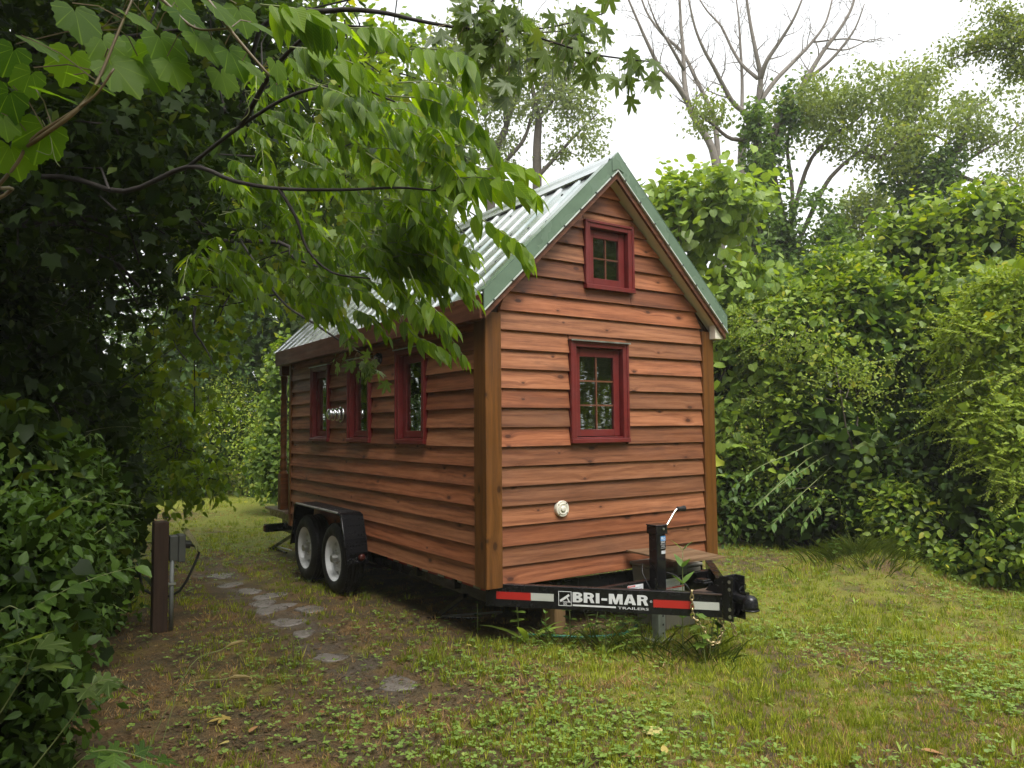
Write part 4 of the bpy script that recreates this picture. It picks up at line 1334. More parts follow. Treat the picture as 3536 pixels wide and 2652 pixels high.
def stems(parent, base, targets, mat, r0=.02, sway=.12, name='stem', each=None, n=5):
    for t in targets:
        mb = MB()
        b = Vector(base) + Vector((rng.uniform(-.15, .15), rng.uniform(-.15, .15), -.03))
        t = Vector(t)
        L_ = (t - b).length
        pts = []
        for i in range(6):
            q = i / 5
            p = b.lerp(t, q)
            p.z = b.z + (t.z - b.z) * (q ** .75)
            p += Vector(rng.normal(size=3) * sway * L_ * .12 * math.sin(q * 3.14))
            pts.append(p)
        mb.tube(pts, [r0 * (1 - .8 * i / 5) for i in range(6)], n)
        part(name, mb, mat, parent, None, 0, True)

def twigs(parent, a, b, mat, r=.004, name='twig'):
    """thin twigs from inside the crown out to the clumps, one joined part"""
    mb = MB()
    for p, q in zip(a, b):
        p, q = Vector(p), Vector(q)
        m = p.lerp(q, .5) + Vector(rng.normal(size=3) * .06)
        mb.tube([p, m, q], [r * 1.8, r * 1.2, r * .5], 3, False)
    if mb.v: tag(part(name, mb, mat, parent, None, 0, True), kind='stuff')

M_BARK = plain('grey_brown_bark', (.085, .068, .052), .85, var=.4, scale=18, bump=.8)
M_BARKD = plain('dark_wet_bark', (.018, .013, .010), .85, var=.4, scale=18, bump=.8)
M_DEAD = plain('pale_dead_bark', (.155, .135, .112), .85, var=.3, scale=12, bump=.6)
M_VINE = plain('green_vine_stem', (.16, .19, .06), .5, var=.2)
M_VINER = plain('reddish_stalk', (.14, .10, .045), .5, var=.2)

G_NEAR = leafmat('grape_leaf', (.060, .140, .009), (.150, .265, .016), (.27, .33, .03), .68, (1.45, 1.5, .35), .45, veins='palm')
G_AIL = leafmat('pinnate_leaf', (0.061, 0.133, 0.011), (0.205, 0.326, 0.019), (0.341, 0.376, 0.029), .62, (1.6, 1.55, .3), .32, .38, veins=True)
G_MAPLE = leafmat('silver_maple_leaf', (.070, .115, .028), (.150, .215, .055), (.25, .27, .03), .54, (1.35, 1.4, .5), .4, veins='palm')
G_MAPLEB = leafmat('bright_maple_leaf', (0.069, 0.134, 0.008), (0.172, 0.258, 0.016), (0.287, 0.302, 0.022), .58, (1.5, 1.4, .3), .42)
G_DARK = leafmat('shade_leaf', (.010, .024, .003), (.036, .068, .007), (.09, .115, .014), .42, (1.45, 1.4, .4), .5, .16)  # leaf green darkened to stand for shade under the canopy and inside bushes
G_BRAM = leafmat('bramble_leaf', (0.028, 0.066, 0.011), (0.083, 0.154, 0.021), (0.152, 0.209, 0.033), .38, (1.3, 1.35, .45), .38, .32, veins=True)
G_MULB = leafmat('mulberry_leaf', (0.085, 0.163, 0.025), (0.246, 0.352, 0.060), (0.432, 0.473, 0.081), .44, (1.4, 1.35, .4), .36, .36, veins=True)
G_VINE = leafmat('hedge_vine_leaf', (0.060, 0.124, 0.017), (0.244, 0.334, 0.038), (0.487, 0.473, 0.056), .42, (1.4, 1.4, .35), .36, .36)
G_YEL = leafmat('yellow_green_leaf', (0.116, 0.188, 0.015), (0.302, 0.389, 0.048), (0.515, 0.451, 0.113), .45, (1.25, 1.2, .4), .48)
G_WILL = leafmat('willow_leaf', (0.069, 0.143, 0.029), (0.161, 0.275, 0.062), None, .38, (1.25, 1.3, .5), .38, veins=True)
G_IVY = leafmat('ivy_leaf', (0.032, 0.075, 0.012), (0.112, 0.188, 0.031), (0.198, 0.266, 0.042), .36, (1.3, 1.3, .45), .42)
G_FAR = leafmat('far_crown_leaf', (0.097, 0.148, 0.032), (0.228, 0.290, 0.071), (0.318, 0.321, 0.077), .45, (1.3, 1.25, .45), .5)  # haze put into the colour: leaves paled for distant crowns
G_FARG = leafmat('far_grey_leaf', (0.110, 0.155, 0.045), (0.228, 0.283, 0.091), (0.304, 0.309, 0.103), .45, (1.25, 1.25, .5), .5)  # greyer leaf, likewise paled to stand for haze
G_SUNIVY = leafmat('sunlit_ivy_leaf', (.040, .090, .014), (.130, .215, .036), (.20, .27, .05), .40, (1.3, 1.3, .45), .45)  # lighter copy of the ivy leaf, sunlight put into its colour
G_WOOD = leafmat('far_wood_leaf', (.026, .062, .012), (.085, .145, .028), (.16, .19, .035), .38, (1.3, 1.3, .4), .5)

def shoots(C_, N_, n, length, size, per, up=.5, out=1.0, bend=.35):
    """new shoots that stand out of the surface: leaves along short curved stems"""
    sel = rng.choice(len(C_), min(n, len(C_)), replace=False)
    P_, D_, Z_, S_ = [], [], [], []
    mb = MB()
    for i in sel:
        p = Vector(C_[i]); d = (Vector(N_[i]) * out + Vector((0, 0, up)) + Vector(rng.normal(size=3) * .45)).normalized()
        ln = length * rng.uniform(.5, 1.2)
        q = [p - d * ln * .3]
        for k in range(5):
            d = (d + Vector((0, 0, -bend * .3)) + Vector(rng.normal(size=3) * .08)).normalized()
            q.append(q[-1] + d * ln / 4)
        mb.tube(q, [.0035, .003, .0025, .002, .0015, .001], 3, False)
        for k in range(per):
            u = .15 + .85 * (k + .5) / per
            j = min(4, int(u * 5))
            a = q[j].lerp(q[j + 1], u * 5 - j); dd = (q[j + 1] - q[j]).normalized()
            s = dd.cross(Vector((0, 0, 1))); s = s.normalized() if s.length > .05 else Vector((1, 0, 0))
            sg = 1 if k % 2 else -1
            P_.append(tuple(a)); D_.append(tuple(dd * .6 + s * sg * .9 + Vector((0, 0, rng.uniform(-.6, .15)))))
            Z_.append(tuple(Vector((0, 0, 1)) + s * sg * .3 + Vector(N_[i]) * .35 + Vector(rng.normal(size=3) * .25))); S_.append(size * (1.1 - .6 * u) * rng.uniform(.8, 1.2))
    return np.array(P_), frames(unit(np.array(D_)), np.array(Z_)), np.array(S_), np.clip(rng.normal(.72, .14, len(P_)), 0, .999), mb

def bush(name, label, cat, base, ells, tpl, mat, n_cl, per, rad, size, n_obj=0, far='tri', group=None, bark=None, n_stem=5, fill=0, fill_mat=None, fill_size=.16, n_twig=60, n_shoot=0, shoot=(.35, 10), shoot_up=.5, fill_shell=(.15, .72), **kw):
    t = thing(name, base, label, cat, group)
    pos, rot, sz, var, C_, N_ = cloud(ells, n_cl, per, rad, size, **kw)
    if n_shoot:
        sp, sr, ss, sv, smb = shoots(C_, N_, n_shoot, shoot[0], size, shoot[1], shoot_up)
        pos, rot, sz, var = np.concatenate([pos, sp]), np.concatenate([rot, sr]), np.concatenate([sz, ss]), np.concatenate([var, sv])
        tag(part('shoot_stems', smb, M_VINE, t), kind='stuff')
    rank = None
    if n_obj:
        # only leaves of the outer face, on the side one sees
        e = np.array(ells, float).mean(0)[:3]
        view = unit(CAMN - e)
        rel = pos - CAMN
        dist = np.linalg.norm(rel, axis=1)
        side = ((pos - e) @ view)
        infr = np.abs((rel @ RGT) / np.maximum(rel @ FWD, .1)) < .70
        rank = np.where(infr, sz / dist * (1 + .35 * np.tanh(side)), 0)
    leaves(t, tpl, mat, pos, rot, sz, var, n_obj, far, rank)
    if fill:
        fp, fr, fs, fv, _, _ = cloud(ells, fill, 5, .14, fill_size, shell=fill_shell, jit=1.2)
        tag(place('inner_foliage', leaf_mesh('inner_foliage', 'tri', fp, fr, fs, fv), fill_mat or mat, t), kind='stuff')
    bk = bark or M_BARK
    if n_stem:
        sel = rng.choice(len(C_), min(n_stem, len(C_)), replace=False)
        stems(t, base, C_[sel], bk, .012 + .006 * np.sqrt(max(.1, float(np.ptp(C_[:, 2])))))
    if n_twig:
        sel = rng.choice(len(C_), min(n_twig, len(C_)), replace=False)
        cen = np.array(ells, float)[:, :3]
        near = np.array([cen[np.argmin(((cen - c) ** 2).sum(1))] for c in C_[sel]])
        twigs(t, near + (C_[sel] - near) * .35, C_[sel], bk, .004)
    return t

def sweep(pts, n=10):
    """smooth a polyline (Catmull-Rom)"""
    p = [Vector(q) for q in pts]
    p = [p[0] * 2 - p[1]] + p + [p[-1] * 2 - p[-2]]
    out = []
    for i in range(1, len(p) - 2):
        for k in range(n):
            t = k / n
            out.append(.5 * ((2 * p[i]) + (p[i + 1] - p[i - 1]) * t + (2 * p[i - 1] - 5 * p[i] + 4 * p[i + 1] - p[i + 2]) * t * t + (3 * p[i] - p[i - 1] - 3 * p[i + 1] + p[i + 2]) * t ** 3))
    out.append(p[-2])
    return out

def limb(parent, pts, r0, r1, mat, name='limb', n=7, k=4):
    q = sweep(pts, k)
    m = len(q)
    return part(name, MB().tube(q, [r0 + (r1 - r0) * i / (m - 1) for i in range(m)], n), mat, parent, None, 0, True), q

def sprout(mb, pts, r, depth, dens, length, tips, spread=.7, lift=.25, n=4, start=.25, minr=.0022):
    """side branches off a swept limb, recursively; tips collects end points"""
    m = len(pts)
    total = sum((b - a).length for a, b in zip(pts, pts[1:]))
    cnt = max(2, int(total * dens))
    for j in range(cnt):
        t = start + (1 - start) * (j + rng.uniform(0, 1)) / cnt
        i = min(m - 2, int(t * (m - 1)))
        p = pts[i].lerp(pts[i + 1], t * (m - 1) - i)
        d = (pts[i + 1] - pts[i]).normalized()
        s = Vector(rand_unit(1)[0])
        s = (s - d * s.dot(d)).normalized()
        dd = (d * (1 - spread) + s * spread + Vector((0, 0, lift))).normalized()
        ln = length * rng.uniform(.5, 1.15) * (1.15 - .6 * t)
        rr = max(minr, r * (1 - .75 * t) * .5)
        q = [p]
        for k in range(4):
            dd = (dd + Vector(rng.normal(size=3) * .16) + Vector((0, 0, lift * .25))).normalized()
            q.append(q[-1] + dd * ln / 4)
        mb.tube(q, [rr * (1 - .2 * k) for k in range(5)], n, False)
        if depth > 0:
            sprout(mb, q, rr, depth - 1, dens * 1.5, length * .5, tips, spread, lift, 3, .2, minr)
        else:
            tips.append(q[-1]); tips.append(q[2])

# ================================================================== VEGETATION, LEFT SIDE
# low bramble bank in the left corner
bush('bramble_bank', 'low green bramble bank spilling over the bare soil in the left corner', 'bramble', (-2.9, -.6, 0),
     [(-2.78,-0.46,0.28,0.29,0.31), (-2.74,-0.04,0.69,0.31,0.42), (-2.58,1.04,0.97,0.37,0.48), (-2.77,0.79,1.27,0.39,0.55), (-2.42,1.09,0.50,0.20,0.32), (-2.21,2.17,0.36,0.28,0.52)],
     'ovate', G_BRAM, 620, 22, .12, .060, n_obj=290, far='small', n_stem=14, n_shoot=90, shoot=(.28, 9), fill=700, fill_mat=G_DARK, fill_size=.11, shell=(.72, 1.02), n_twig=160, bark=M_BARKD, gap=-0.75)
bush('vine_thicket', 'dark vine-hung thicket rising behind the wooden post', 'thicket', (-4.0, 1.6, 0),
     [(-2.73,2.29,1.88,0.62,1.06), (-2.24,3.19,1.62,0.44,1.09), (-1.83,3.95,0.60,0.23,0.81), (-3.08,2.24,2.53,0.66,1.05), (-2.06,3.12,0.86,0.28,0.56)],
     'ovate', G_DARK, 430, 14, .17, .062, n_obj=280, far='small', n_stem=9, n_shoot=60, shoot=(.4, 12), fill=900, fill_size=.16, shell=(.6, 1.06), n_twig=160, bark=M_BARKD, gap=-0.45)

# tall shade tree whose crown closes the upper left corner
t = thing('shade_tree', (-5.2, 1.4, 0), 'tall dark-crowned tree closing the upper left corner', 'tree')
limb(t, [(-5.2, 1.4, -.1), (-5.1, 1.3, 1.2), (-4.9, 1.0, 2.6), (-4.5, .6, 4.0)], .17, .09, M_BARKD, 'trunk', 10)
for a in ([(-5.0, 1.2, 1.9), (-2.74,1.43,3.97), (-2.32,0.67,3.86), (-1.88,0.13,3.83)], [(-4.9, 1.0, 2.6), (-2.65,2.59,3.81), (-1.93,2.09,3.99), (-1.19,1.94,4.22)],
          [(-5.1, 1.3, 1.4), (-2.62,2.88,2.91), (-2.07,2.74,2.95), (-1.80,2.82,2.75)], [(-5.0, 1.2, 2.2), (-2.53,2.08,3.04), (-1.85,1.85,3.12), (-1.24,1.69,3.07)]):
    limb(t, a, .036, .010, M_BARKD)
pos, rot, sz, var, C_, N_ = cloud([(-2.48,0.96,2.94,0.63,0.46), (-1.75,0.83,2.99,0.43,0.40), (-2.24,0.65,3.38,0.62,0.31), (-2.62,1.84,3.88,1.09,0.79), (-1.75,2.34,3.80,1.00,0.77), (-2.89,3.75,3.42,1.25,1.16), (-1.86,3.31,3.08,0.47,0.64), (-1.26,1.14,4.22,0.68,0.51),
     (-4.0, -2.0, 4.1, 1.4, .55), (-4.7, -.3, 4.2, 1.7, .8), (-3.9, -4.2, 4.3, 1.6, .5), (-3.0, .8, 4.6, 1.6, .7)], 1500, 20, .20, .085, shell=(.35, 1.0), out=.3, up=.7)
hf = rng.uniform(size=len(pos)) < .6
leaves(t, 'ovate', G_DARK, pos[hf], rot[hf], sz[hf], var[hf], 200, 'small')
hf = ~hf & (rng.uniform(size=len(pos)) < .7)
leaves(t, 'lobed', G_DARK, pos[hf], rot[hf], sz[hf] * 1.35, var[hf], 0, 'lobed', None, 'lobed_foliage')
twigs(t, C_[:500] + rng.normal(size=(len(C_[:500]), 3)) * .28, C_[:500], M_BARKD, .0045)
fp, fr, fs, fv, _, _ = cloud([(-2.70,4.49,4.80,1.95,1.53), (-2.81,5.18,2.93,1.47,1.61), (-1.93,5.69,4.41,1.65,1.43), (-1.47,4.58,5.49,1.54,1.23)], 1300, 9, .3, .17, shell=(.3, 1.0), jit=1.0)
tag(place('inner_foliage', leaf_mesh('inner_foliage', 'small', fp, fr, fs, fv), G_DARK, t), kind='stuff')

fp, fr, fs, fv, _, _ = cloud([(-4.3, -3.2, 4.8, 2.1, .5), (-4.8, .2, 5.0, 2.2, .6), (-4.2, -6, 4.8, 2.3, .5), (-3.2, 2.8, 5.4, 2.0, .6), (-6.2, -4.5, 2.4, 1.4, 2.4), (-5.4, -7.5, 2.2, 1.5, 2.3), (-6.5, -1.5, 2.4, 1.2, 2.4)], 900, 10, .3, .19, shell=(.2, 1.0), jit=.5)  # unseen canopy and wall of leaves, added to block sky light on the left
tag(place('sky_block_foliage', leaf_mesh('sky_block_foliage', 'small', fp, fr, fs, fv), G_DARK, t), kind='stuff')

# the pinnate-leaved tree that hangs over the roof
t = thing('pinnate_tree', (-4.5, .5, 0), 'pinnate-leaved tree hanging its long fronds in front of the metal roof', 'tree')
limb(t, [(-4.5, .5, -.1), (-4.4, .4, 1.0), (-4.1, .2, 2.0), (-2.95,1.04,2.99)], .10, .06, M_BARKD, 'trunk', 9)
limb(t, [(-2.95,1.04,2.99), (-2.52,0.51,2.94), (-2.25,0.09,2.79), (-2.01,-0.32,2.85), (-1.86,-0.65,2.71), (-1.71,-0.87,2.64), (-1.50,-1.13,2.60), (-1.35,-1.41,2.56), (-1.28,-1.63,2.50)], .017, .004, M_BARKD)
limb(t, [(-1.71,-0.87,2.64), (-1.64,-0.91,2.50), (-1.59,-0.93,2.35), (-1.49,-0.99,2.24), (-1.34,-1.09,2.21)], .009, .004, M_BARKD)
limb(t, [(-2.01,-0.32,2.85), (-1.84,-0.68,2.98), (-1.68,-1.03,3.05), (-1.51,-1.27,3.03), (-1.37,-1.42,2.94)], .011, .004, M_BARKD)
limb(t, [(-1.84,-0.68,2.98), (-1.79,-1.09,3.13), (-1.70,-1.39,3.19), (-1.58,-1.59,3.14)], .014, .004, M_BARKD)
def frond_leaflets(q, n, ln):
    """leaflet positions along a swept rachis: both sides, hanging"""
    m = len(q)
    P_, D_, N_, S_ = [], [], [], []
    for i in range(n):
        t_ = .10 + .9 * (i + .5) / n
        k = min(m - 2, int(t_ * (m - 1)))
        p = q[k].lerp(q[k + 1], t_ * (m - 1) - k)
        d = (q[k + 1] - q[k]).normalized()
        s = d.cross(Vector((0, 0, 1)))
        s = s.normalized() if s.length > .05 else Vector((1, 0, 0))
        for sg in (-1, 1):
            dr = d * rng.uniform(.05, .7) + s * sg * rng.uniform(.1, .9) + Vector((0, 0, -1)) * rng.uniform(.35, 1.1)
            nn = s * sg * .9 + Vector((0, 0, .45)) + Vector(rng.normal(size=3) * .38)
            if rng.uniform() < .04: continue
            P_.append(p + s * sg * .004); D_.append(dr); N_.append(nn)
            S_.append(ln * rng.uniform(.85, 1.12) * (1 - .35 * abs(t_ - .45) ** 1.5) * (.62 if t_ > .95 else 1))
    dr = (q[-1] - q[-2]).normalized() + Vector((0, 0, -.4))
    P_.append(q[-1]); D_.append(dr); N_.append(Vector((0, 0, 1)) + d * .4); S_.append(ln * .7)
    A = lambda z: np.array([tuple(v) for v in z])
    return A(P_), frames(unit(A(D_)), A(N_)), np.array(S_)
FR = [([(-1.51,-1.75,3.00), (-1.41,-1.88,2.97), (-1.34,-1.98,2.92), (-1.31,-1.99,2.84)], 8, .118),
      ([(-1.47,-1.65,2.91), (-1.36,-1.73,2.91), (-1.29,-1.83,2.85), (-1.27,-1.90,2.78)], 8, .112),
      ([(-1.46,-1.54,2.90), (-1.36,-1.72,2.84), (-1.27,-1.84,2.75), (-1.22,-1.92,2.67), (-1.17,-1.95,2.58)], 11, .115),
      ([(-1.77,-1.45,2.91), (-1.68,-1.62,2.82), (-1.57,-1.69,2.72)], 8, .112),
      ([(-1.30,-1.62,2.50), (-1.23,-1.79,2.52), (-1.13,-1.97,2.47), (-1.07,-2.07,2.40)], 10, .125),
      ([(-1.15,-1.60,2.59), (-1.04,-1.68,2.63), (-0.95,-1.74,2.64), (-0.87,-1.80,2.60)], 8, .105),
      ([(-1.29,-1.68,2.48), (-1.24,-1.83,2.37), (-1.18,-1.98,2.26), (-1.15,-2.06,2.20), (-1.11,-2.08,2.14)], 10, .098),
      ([(-1.36,-1.37,2.93), (-1.28,-1.47,2.79), (-1.17,-1.59,2.60)], 9, .11),
      ([(-1.21,-1.42,2.29), (-1.17,-1.57,2.20), (-1.14,-1.64,2.12)], 8, .100),
      ([(-1.28,-1.37,2.22), (-1.26,-1.44,2.10), (-1.22,-1.52,2.01), (-1.17,-1.60,1.93)], 9, .102),
      ([(-1.26,-1.14,2.20), (-1.21,-1.23,2.10), (-1.17,-1.31,2.00)], 8, .10),
      ([(-1.19,-1.06,2.08), (-1.14,-1.14,1.95), (-1.09,-1.24,1.90), (-1.01,-1.28,1.84)], 8, .095),
      ([(-2.05,-1.75,3.01), (-1.93,-1.83,2.99), (-1.78,-1.87,2.95)], 8, .135),
      ([(-1.91,-1.60,2.96), (-1.79,-1.68,2.94), (-1.65,-1.77,2.87)], 8, .125),
      ([(-1.67,-1.65,3.08), (-1.56,-1.72,3.08), (-1.52,-1.80,3.00)], 7, .11),
      ([(-1.41,-1.20,2.77), (-1.33,-1.37,2.63), (-1.26,-1.40,2.48)], 8, .105),
      ([(-1.14,-1.36,2.47), (-1.11,-1.50,2.34), (-1.02,-1.55,2.25)], 8, .095)]
left = 300
for q, n, ln in FR:
    q = sweep(q, 5)
    fr = part('frond', MB().tube(q, [.0035 - .002 * i / len(q) for i in range(len(q))], 5), M_VINE, t, None, 0, True)
    lp, lr, lsz = frond_leaflets(q, n + 1, ln * 1.12)
    if left >= len(lp):
        leaf_objects('lance', G_AIL, lp, lr, lsz, fr, 'leaflet')
        left -= len(lp)
    else:
        tag(place('foliage', leaf_mesh('foliage', 'lance', lp, lr, lsz, rng.uniform(0, 1, len(lp))), G_AIL, fr), kind='stuff')
AP, AR, AS = [], [], []
rach = MB()
ZONE = [(-1.77,0.01,2.83,0.29,0.29), (-1.70,-0.31,3.22,0.28,0.23), (-1.80,0.41,2.53,0.25,0.20), (-1.22,-1.19,2.59,0.22,0.20), (-1.21,-0.94,2.36,0.21,0.17), (-1.25,-1.16,2.39,0.14,0.15), (-1.21,-1.45,2.77,0.12,0.19), (-1.27,-0.80,2.56,0.29,0.26), (-1.33,-0.14,2.48,0.27,0.21), (-1.54,-1.13,3.13,0.26,0.24), (-1.32,-1.03,2.91,0.29,0.29), (-1.25,-0.93,2.56,0.28,0.23), (-1.42,-0.60,2.88,0.32,0.34), (-1.39,-0.23,2.51,0.32,0.34), (-1.54,0.09,2.86,0.30,0.36), (-1.21,-0.46,2.36,0.26,0.15), (-1.55,-0.29,3.21,0.31,0.31)]
for e in ZONE:
    for k in range(9):
        c = Vector(e[:3]) + Vector(rand_unit(1)[0] * rng.uniform(.2, 1)) * 1.0 * e[3]
        dd = Vector(RGT) * rng.uniform(.1, 1) + Vector(FWD) * rng.uniform(-.7, .5) + Vector((0, 0, rng.uniform(-.5, .15)))
        dd.normalize()
        ln = rng.uniform(.26, .46)
        q = sweep([c, c + dd * ln * .5, c + dd * ln + Vector((0, 0, -.09 * ln / .4))], 4)
        rach.tube(q, .0026, 4, False)
        lp, lr, lsz = frond_leaflets(q, int(rng.integers(6, 11)), rng.uniform(.085, .128))
        AP.append(lp); AR.append(lr); AS.append(lsz)
tag(place('frond_stalks', rach.mesh('frond_stalks', 0, True), M_VINE, t), kind='stuff')
AP, AR, AS = np.concatenate(AP), np.concatenate(AR), np.concatenate(AS)
tag(place('foliage', leaf_mesh('foliage', 'lance', AP, AR, AS, np.clip(rng.normal(.4, .22, len(AP)), 0, .99)), G_AIL, t), kind='stuff')

# silver maple: crown behind the fronds, one bough across the top, one low bough at the eave
t = thing('silver_maple', (-5.0, 5.2, 0), 'silver maple with a bough of jagged leaves across the top of the picture', 'tree')
limb(t, [(-5.0, 5.2, -.1), (-4.9, 5.1, 1.5), (-4.6, 4.9, 3.2), (-4.2, 4.6, 5.0)], .2, .1, M_BARKD, 'trunk', 10)
boughs = [[(-4.6, 4.9, 3.2), (-1.48,2.27,4.03), (-1.53,0.14,3.93), (-1.49,-0.90,3.56), (-1.30,-1.08,3.53), (-1.16,-1.23,3.46), (-1.00,-1.40,3.39), (-0.86,-1.49,3.38), (-0.76,-1.56,3.38)],
          [(-0.86,-1.49,3.38), (-0.76,-1.61,3.33), (-0.68,-1.73,3.26), (-0.56,-1.80,3.22), (-0.42,-1.90,3.19), (-0.32,-1.96,3.18)],
          [(-0.76,-1.56,3.38), (-0.64,-1.64,3.40), (-0.53,-1.72,3.43), (-0.45,-1.77,3.46)],
          [(-1.00,-1.40,3.39), (-0.93,-1.45,3.48), (-0.85,-1.51,3.57)],
          [(-4.4, 4.8, 4.2), (-0.14,4.41,5.49), (1.16,4.69,6.23), (2.10,4.65,6.26)],
          [(-4.6, 4.9, 3.0), (-0.72,3.72,3.49), (-0.36,3.02,3.20), (-0.12,2.15,2.89)],
          [(-4.9, 5.1, 1.9), (-1.47,4.27,2.91), (-1.18,3.63,2.47), (-1.03,3.31,2.08)],
          [(-0.72,3.72,3.49), (-0.86,1.95,2.62), (-1.07,0.43,2.19), (-1.06,-0.17,1.98), (-1.03,-0.43,1.89)]]
sw = []
for i, a in enumerate(boughs):
    o_, q = limb(t, a, (.019, .006, .004, .005, .05, .035, .03, .012)[i], .003, M_BARKD)
    sw.append(q)
def along(q, n, spread, t0, size, droop=1.0):
    P_, D_, N_ = [], [], []
    for i in range(n):
        u = t0 + (1 - t0) * rng.uniform(0, 1)
        k = min(len(q) - 2, int(u * (len(q) - 1)))
        p = q[k].lerp(q[k + 1], rng.uniform(0, 1)) + Vector(rng.normal(size=3) * spread) + Vector((0, 0, -abs(rng.normal()) * spread * .5))
        P_.append(tuple(p)); D_.append((rng.normal() * .5, rng.normal() * .5, -rng.uniform(.3, 1.1) * droop)); N_.append((rng.normal() * .7, rng.normal() * .7 - .45, .55))
    return np.array(P_), frames(unit(np.array(D_)), np.array(N_)), size * rng.uniform(.75, 1.2, n)
for q, n, sp, t0, s_ in ((sw[0], 80, .09, .72, .118), (sw[1], 46, .06, .05, .120), (sw[2], 24, .06, .1, .115), (sw[3], 22, .07, .1, .115), (sw[7], 22, .055, .72, .10)):
    lp, lr, lsz = along(q, n, sp, t0, s_)
    leaf_objects('maple', G_MAPLE, lp, lr, lsz, t)
    st_ = MB()
    for a_ in lp[::1]:
        k = min(range(len(q)), key=lambda j: (q[j] - Vector(a_)).length)
        st_.tube([q[k], q[k].lerp(Vector(a_), .5) + Vector((0, 0, .012)), a_], .0014, 3, False)
    tag(place('leaf_stalks', st_.mesh('leaf_stalks'), M_VINER, t), kind='stuff')
pos, rot, sz, var, C_, N_ = cloud([(-0.57,4.32,3.95,1.00,0.95), (0.42,4.54,5.09,1.15,1.21), (-0.94,4.16,2.94,0.55,0.60), (0.15,4.58,3.56,0.56,0.51), (1.58,5.02,5.95,0.90,1.22), (-1.18,4.36,2.35,0.30,0.35), (-0.16,4.37,6.15,1.10,0.66)],
                             420, 16, .26, .125, shell=(.35, 1.0), out=.3, up=.6, droop=.6)
leaves(t, 'maple', G_MAPLEB, pos, rot, sz, var, 0, 'lobed')
twigs(t, C_[:200] + rng.normal(size=(200, 3)) * .45, C_[:200], M_BARKD, .006)

bush('young_elm', 'young bright-leaved tree leaning out beyond the wooden post', 'tree', (-2.6, 5.4, 0),
     [(-1.07,4.84,1.34,0.39,0.42), (-1.31,4.55,0.85,0.28,0.35), (-0.68,5.27,1.77,0.25,0.28), (-1.35,5.25,1.61,0.43,0.59), (-0.89,4.50,0.98,0.23,0.13)],
     'ovate', G_MAPLEB, 120, 13, .15, .105, n_obj=220, far='ovate', n_stem=5, n_shoot=40, shoot=(.5, 12), shoot_up=.0, droop=.7, n_twig=80, bark=M_BARKD, gap=-0.5)

# grape vine close to the camera, upper left
t = thing('grape_vine', (-3.6, -2.6, 0), 'grape vine with broad backlit leaves in the upper left corner', 'vine')
VS = [[(-3.6, -2.6, -.05), (-3.75, -2.7, 1.2), (-2.85,-1.99,2.08), (-2.80,-2.09,2.13), (-2.76,-2.12,2.19), (-2.73,-2.15,2.25), (-2.66,-2.19,2.31), (-2.60,-2.24,2.36), (-2.56,-2.27,2.43)],
      [(-2.74,-2.14,2.23), (-2.64,-2.21,2.32), (-2.59,-2.19,2.42), (-2.54,-2.18,2.58), (-2.49,-2.16,2.74)],
      [(-2.36,-2.25,2.73), (-2.31,-2.28,2.65), (-2.27,-2.30,2.59), (-2.22,-2.33,2.52), (-2.18,-2.35,2.47), (-2.17,-2.36,2.45)],
      [(-2.49,-2.16,2.74), (-2.43,-2.20,2.68), (-2.36,-2.24,2.61), (-2.28,-2.29,2.61)]]
vs = []
for a in VS:
    o_, q = limb(t, a, .006, .003, M_VINER, 'stem', 6, 5); vs.append(q)
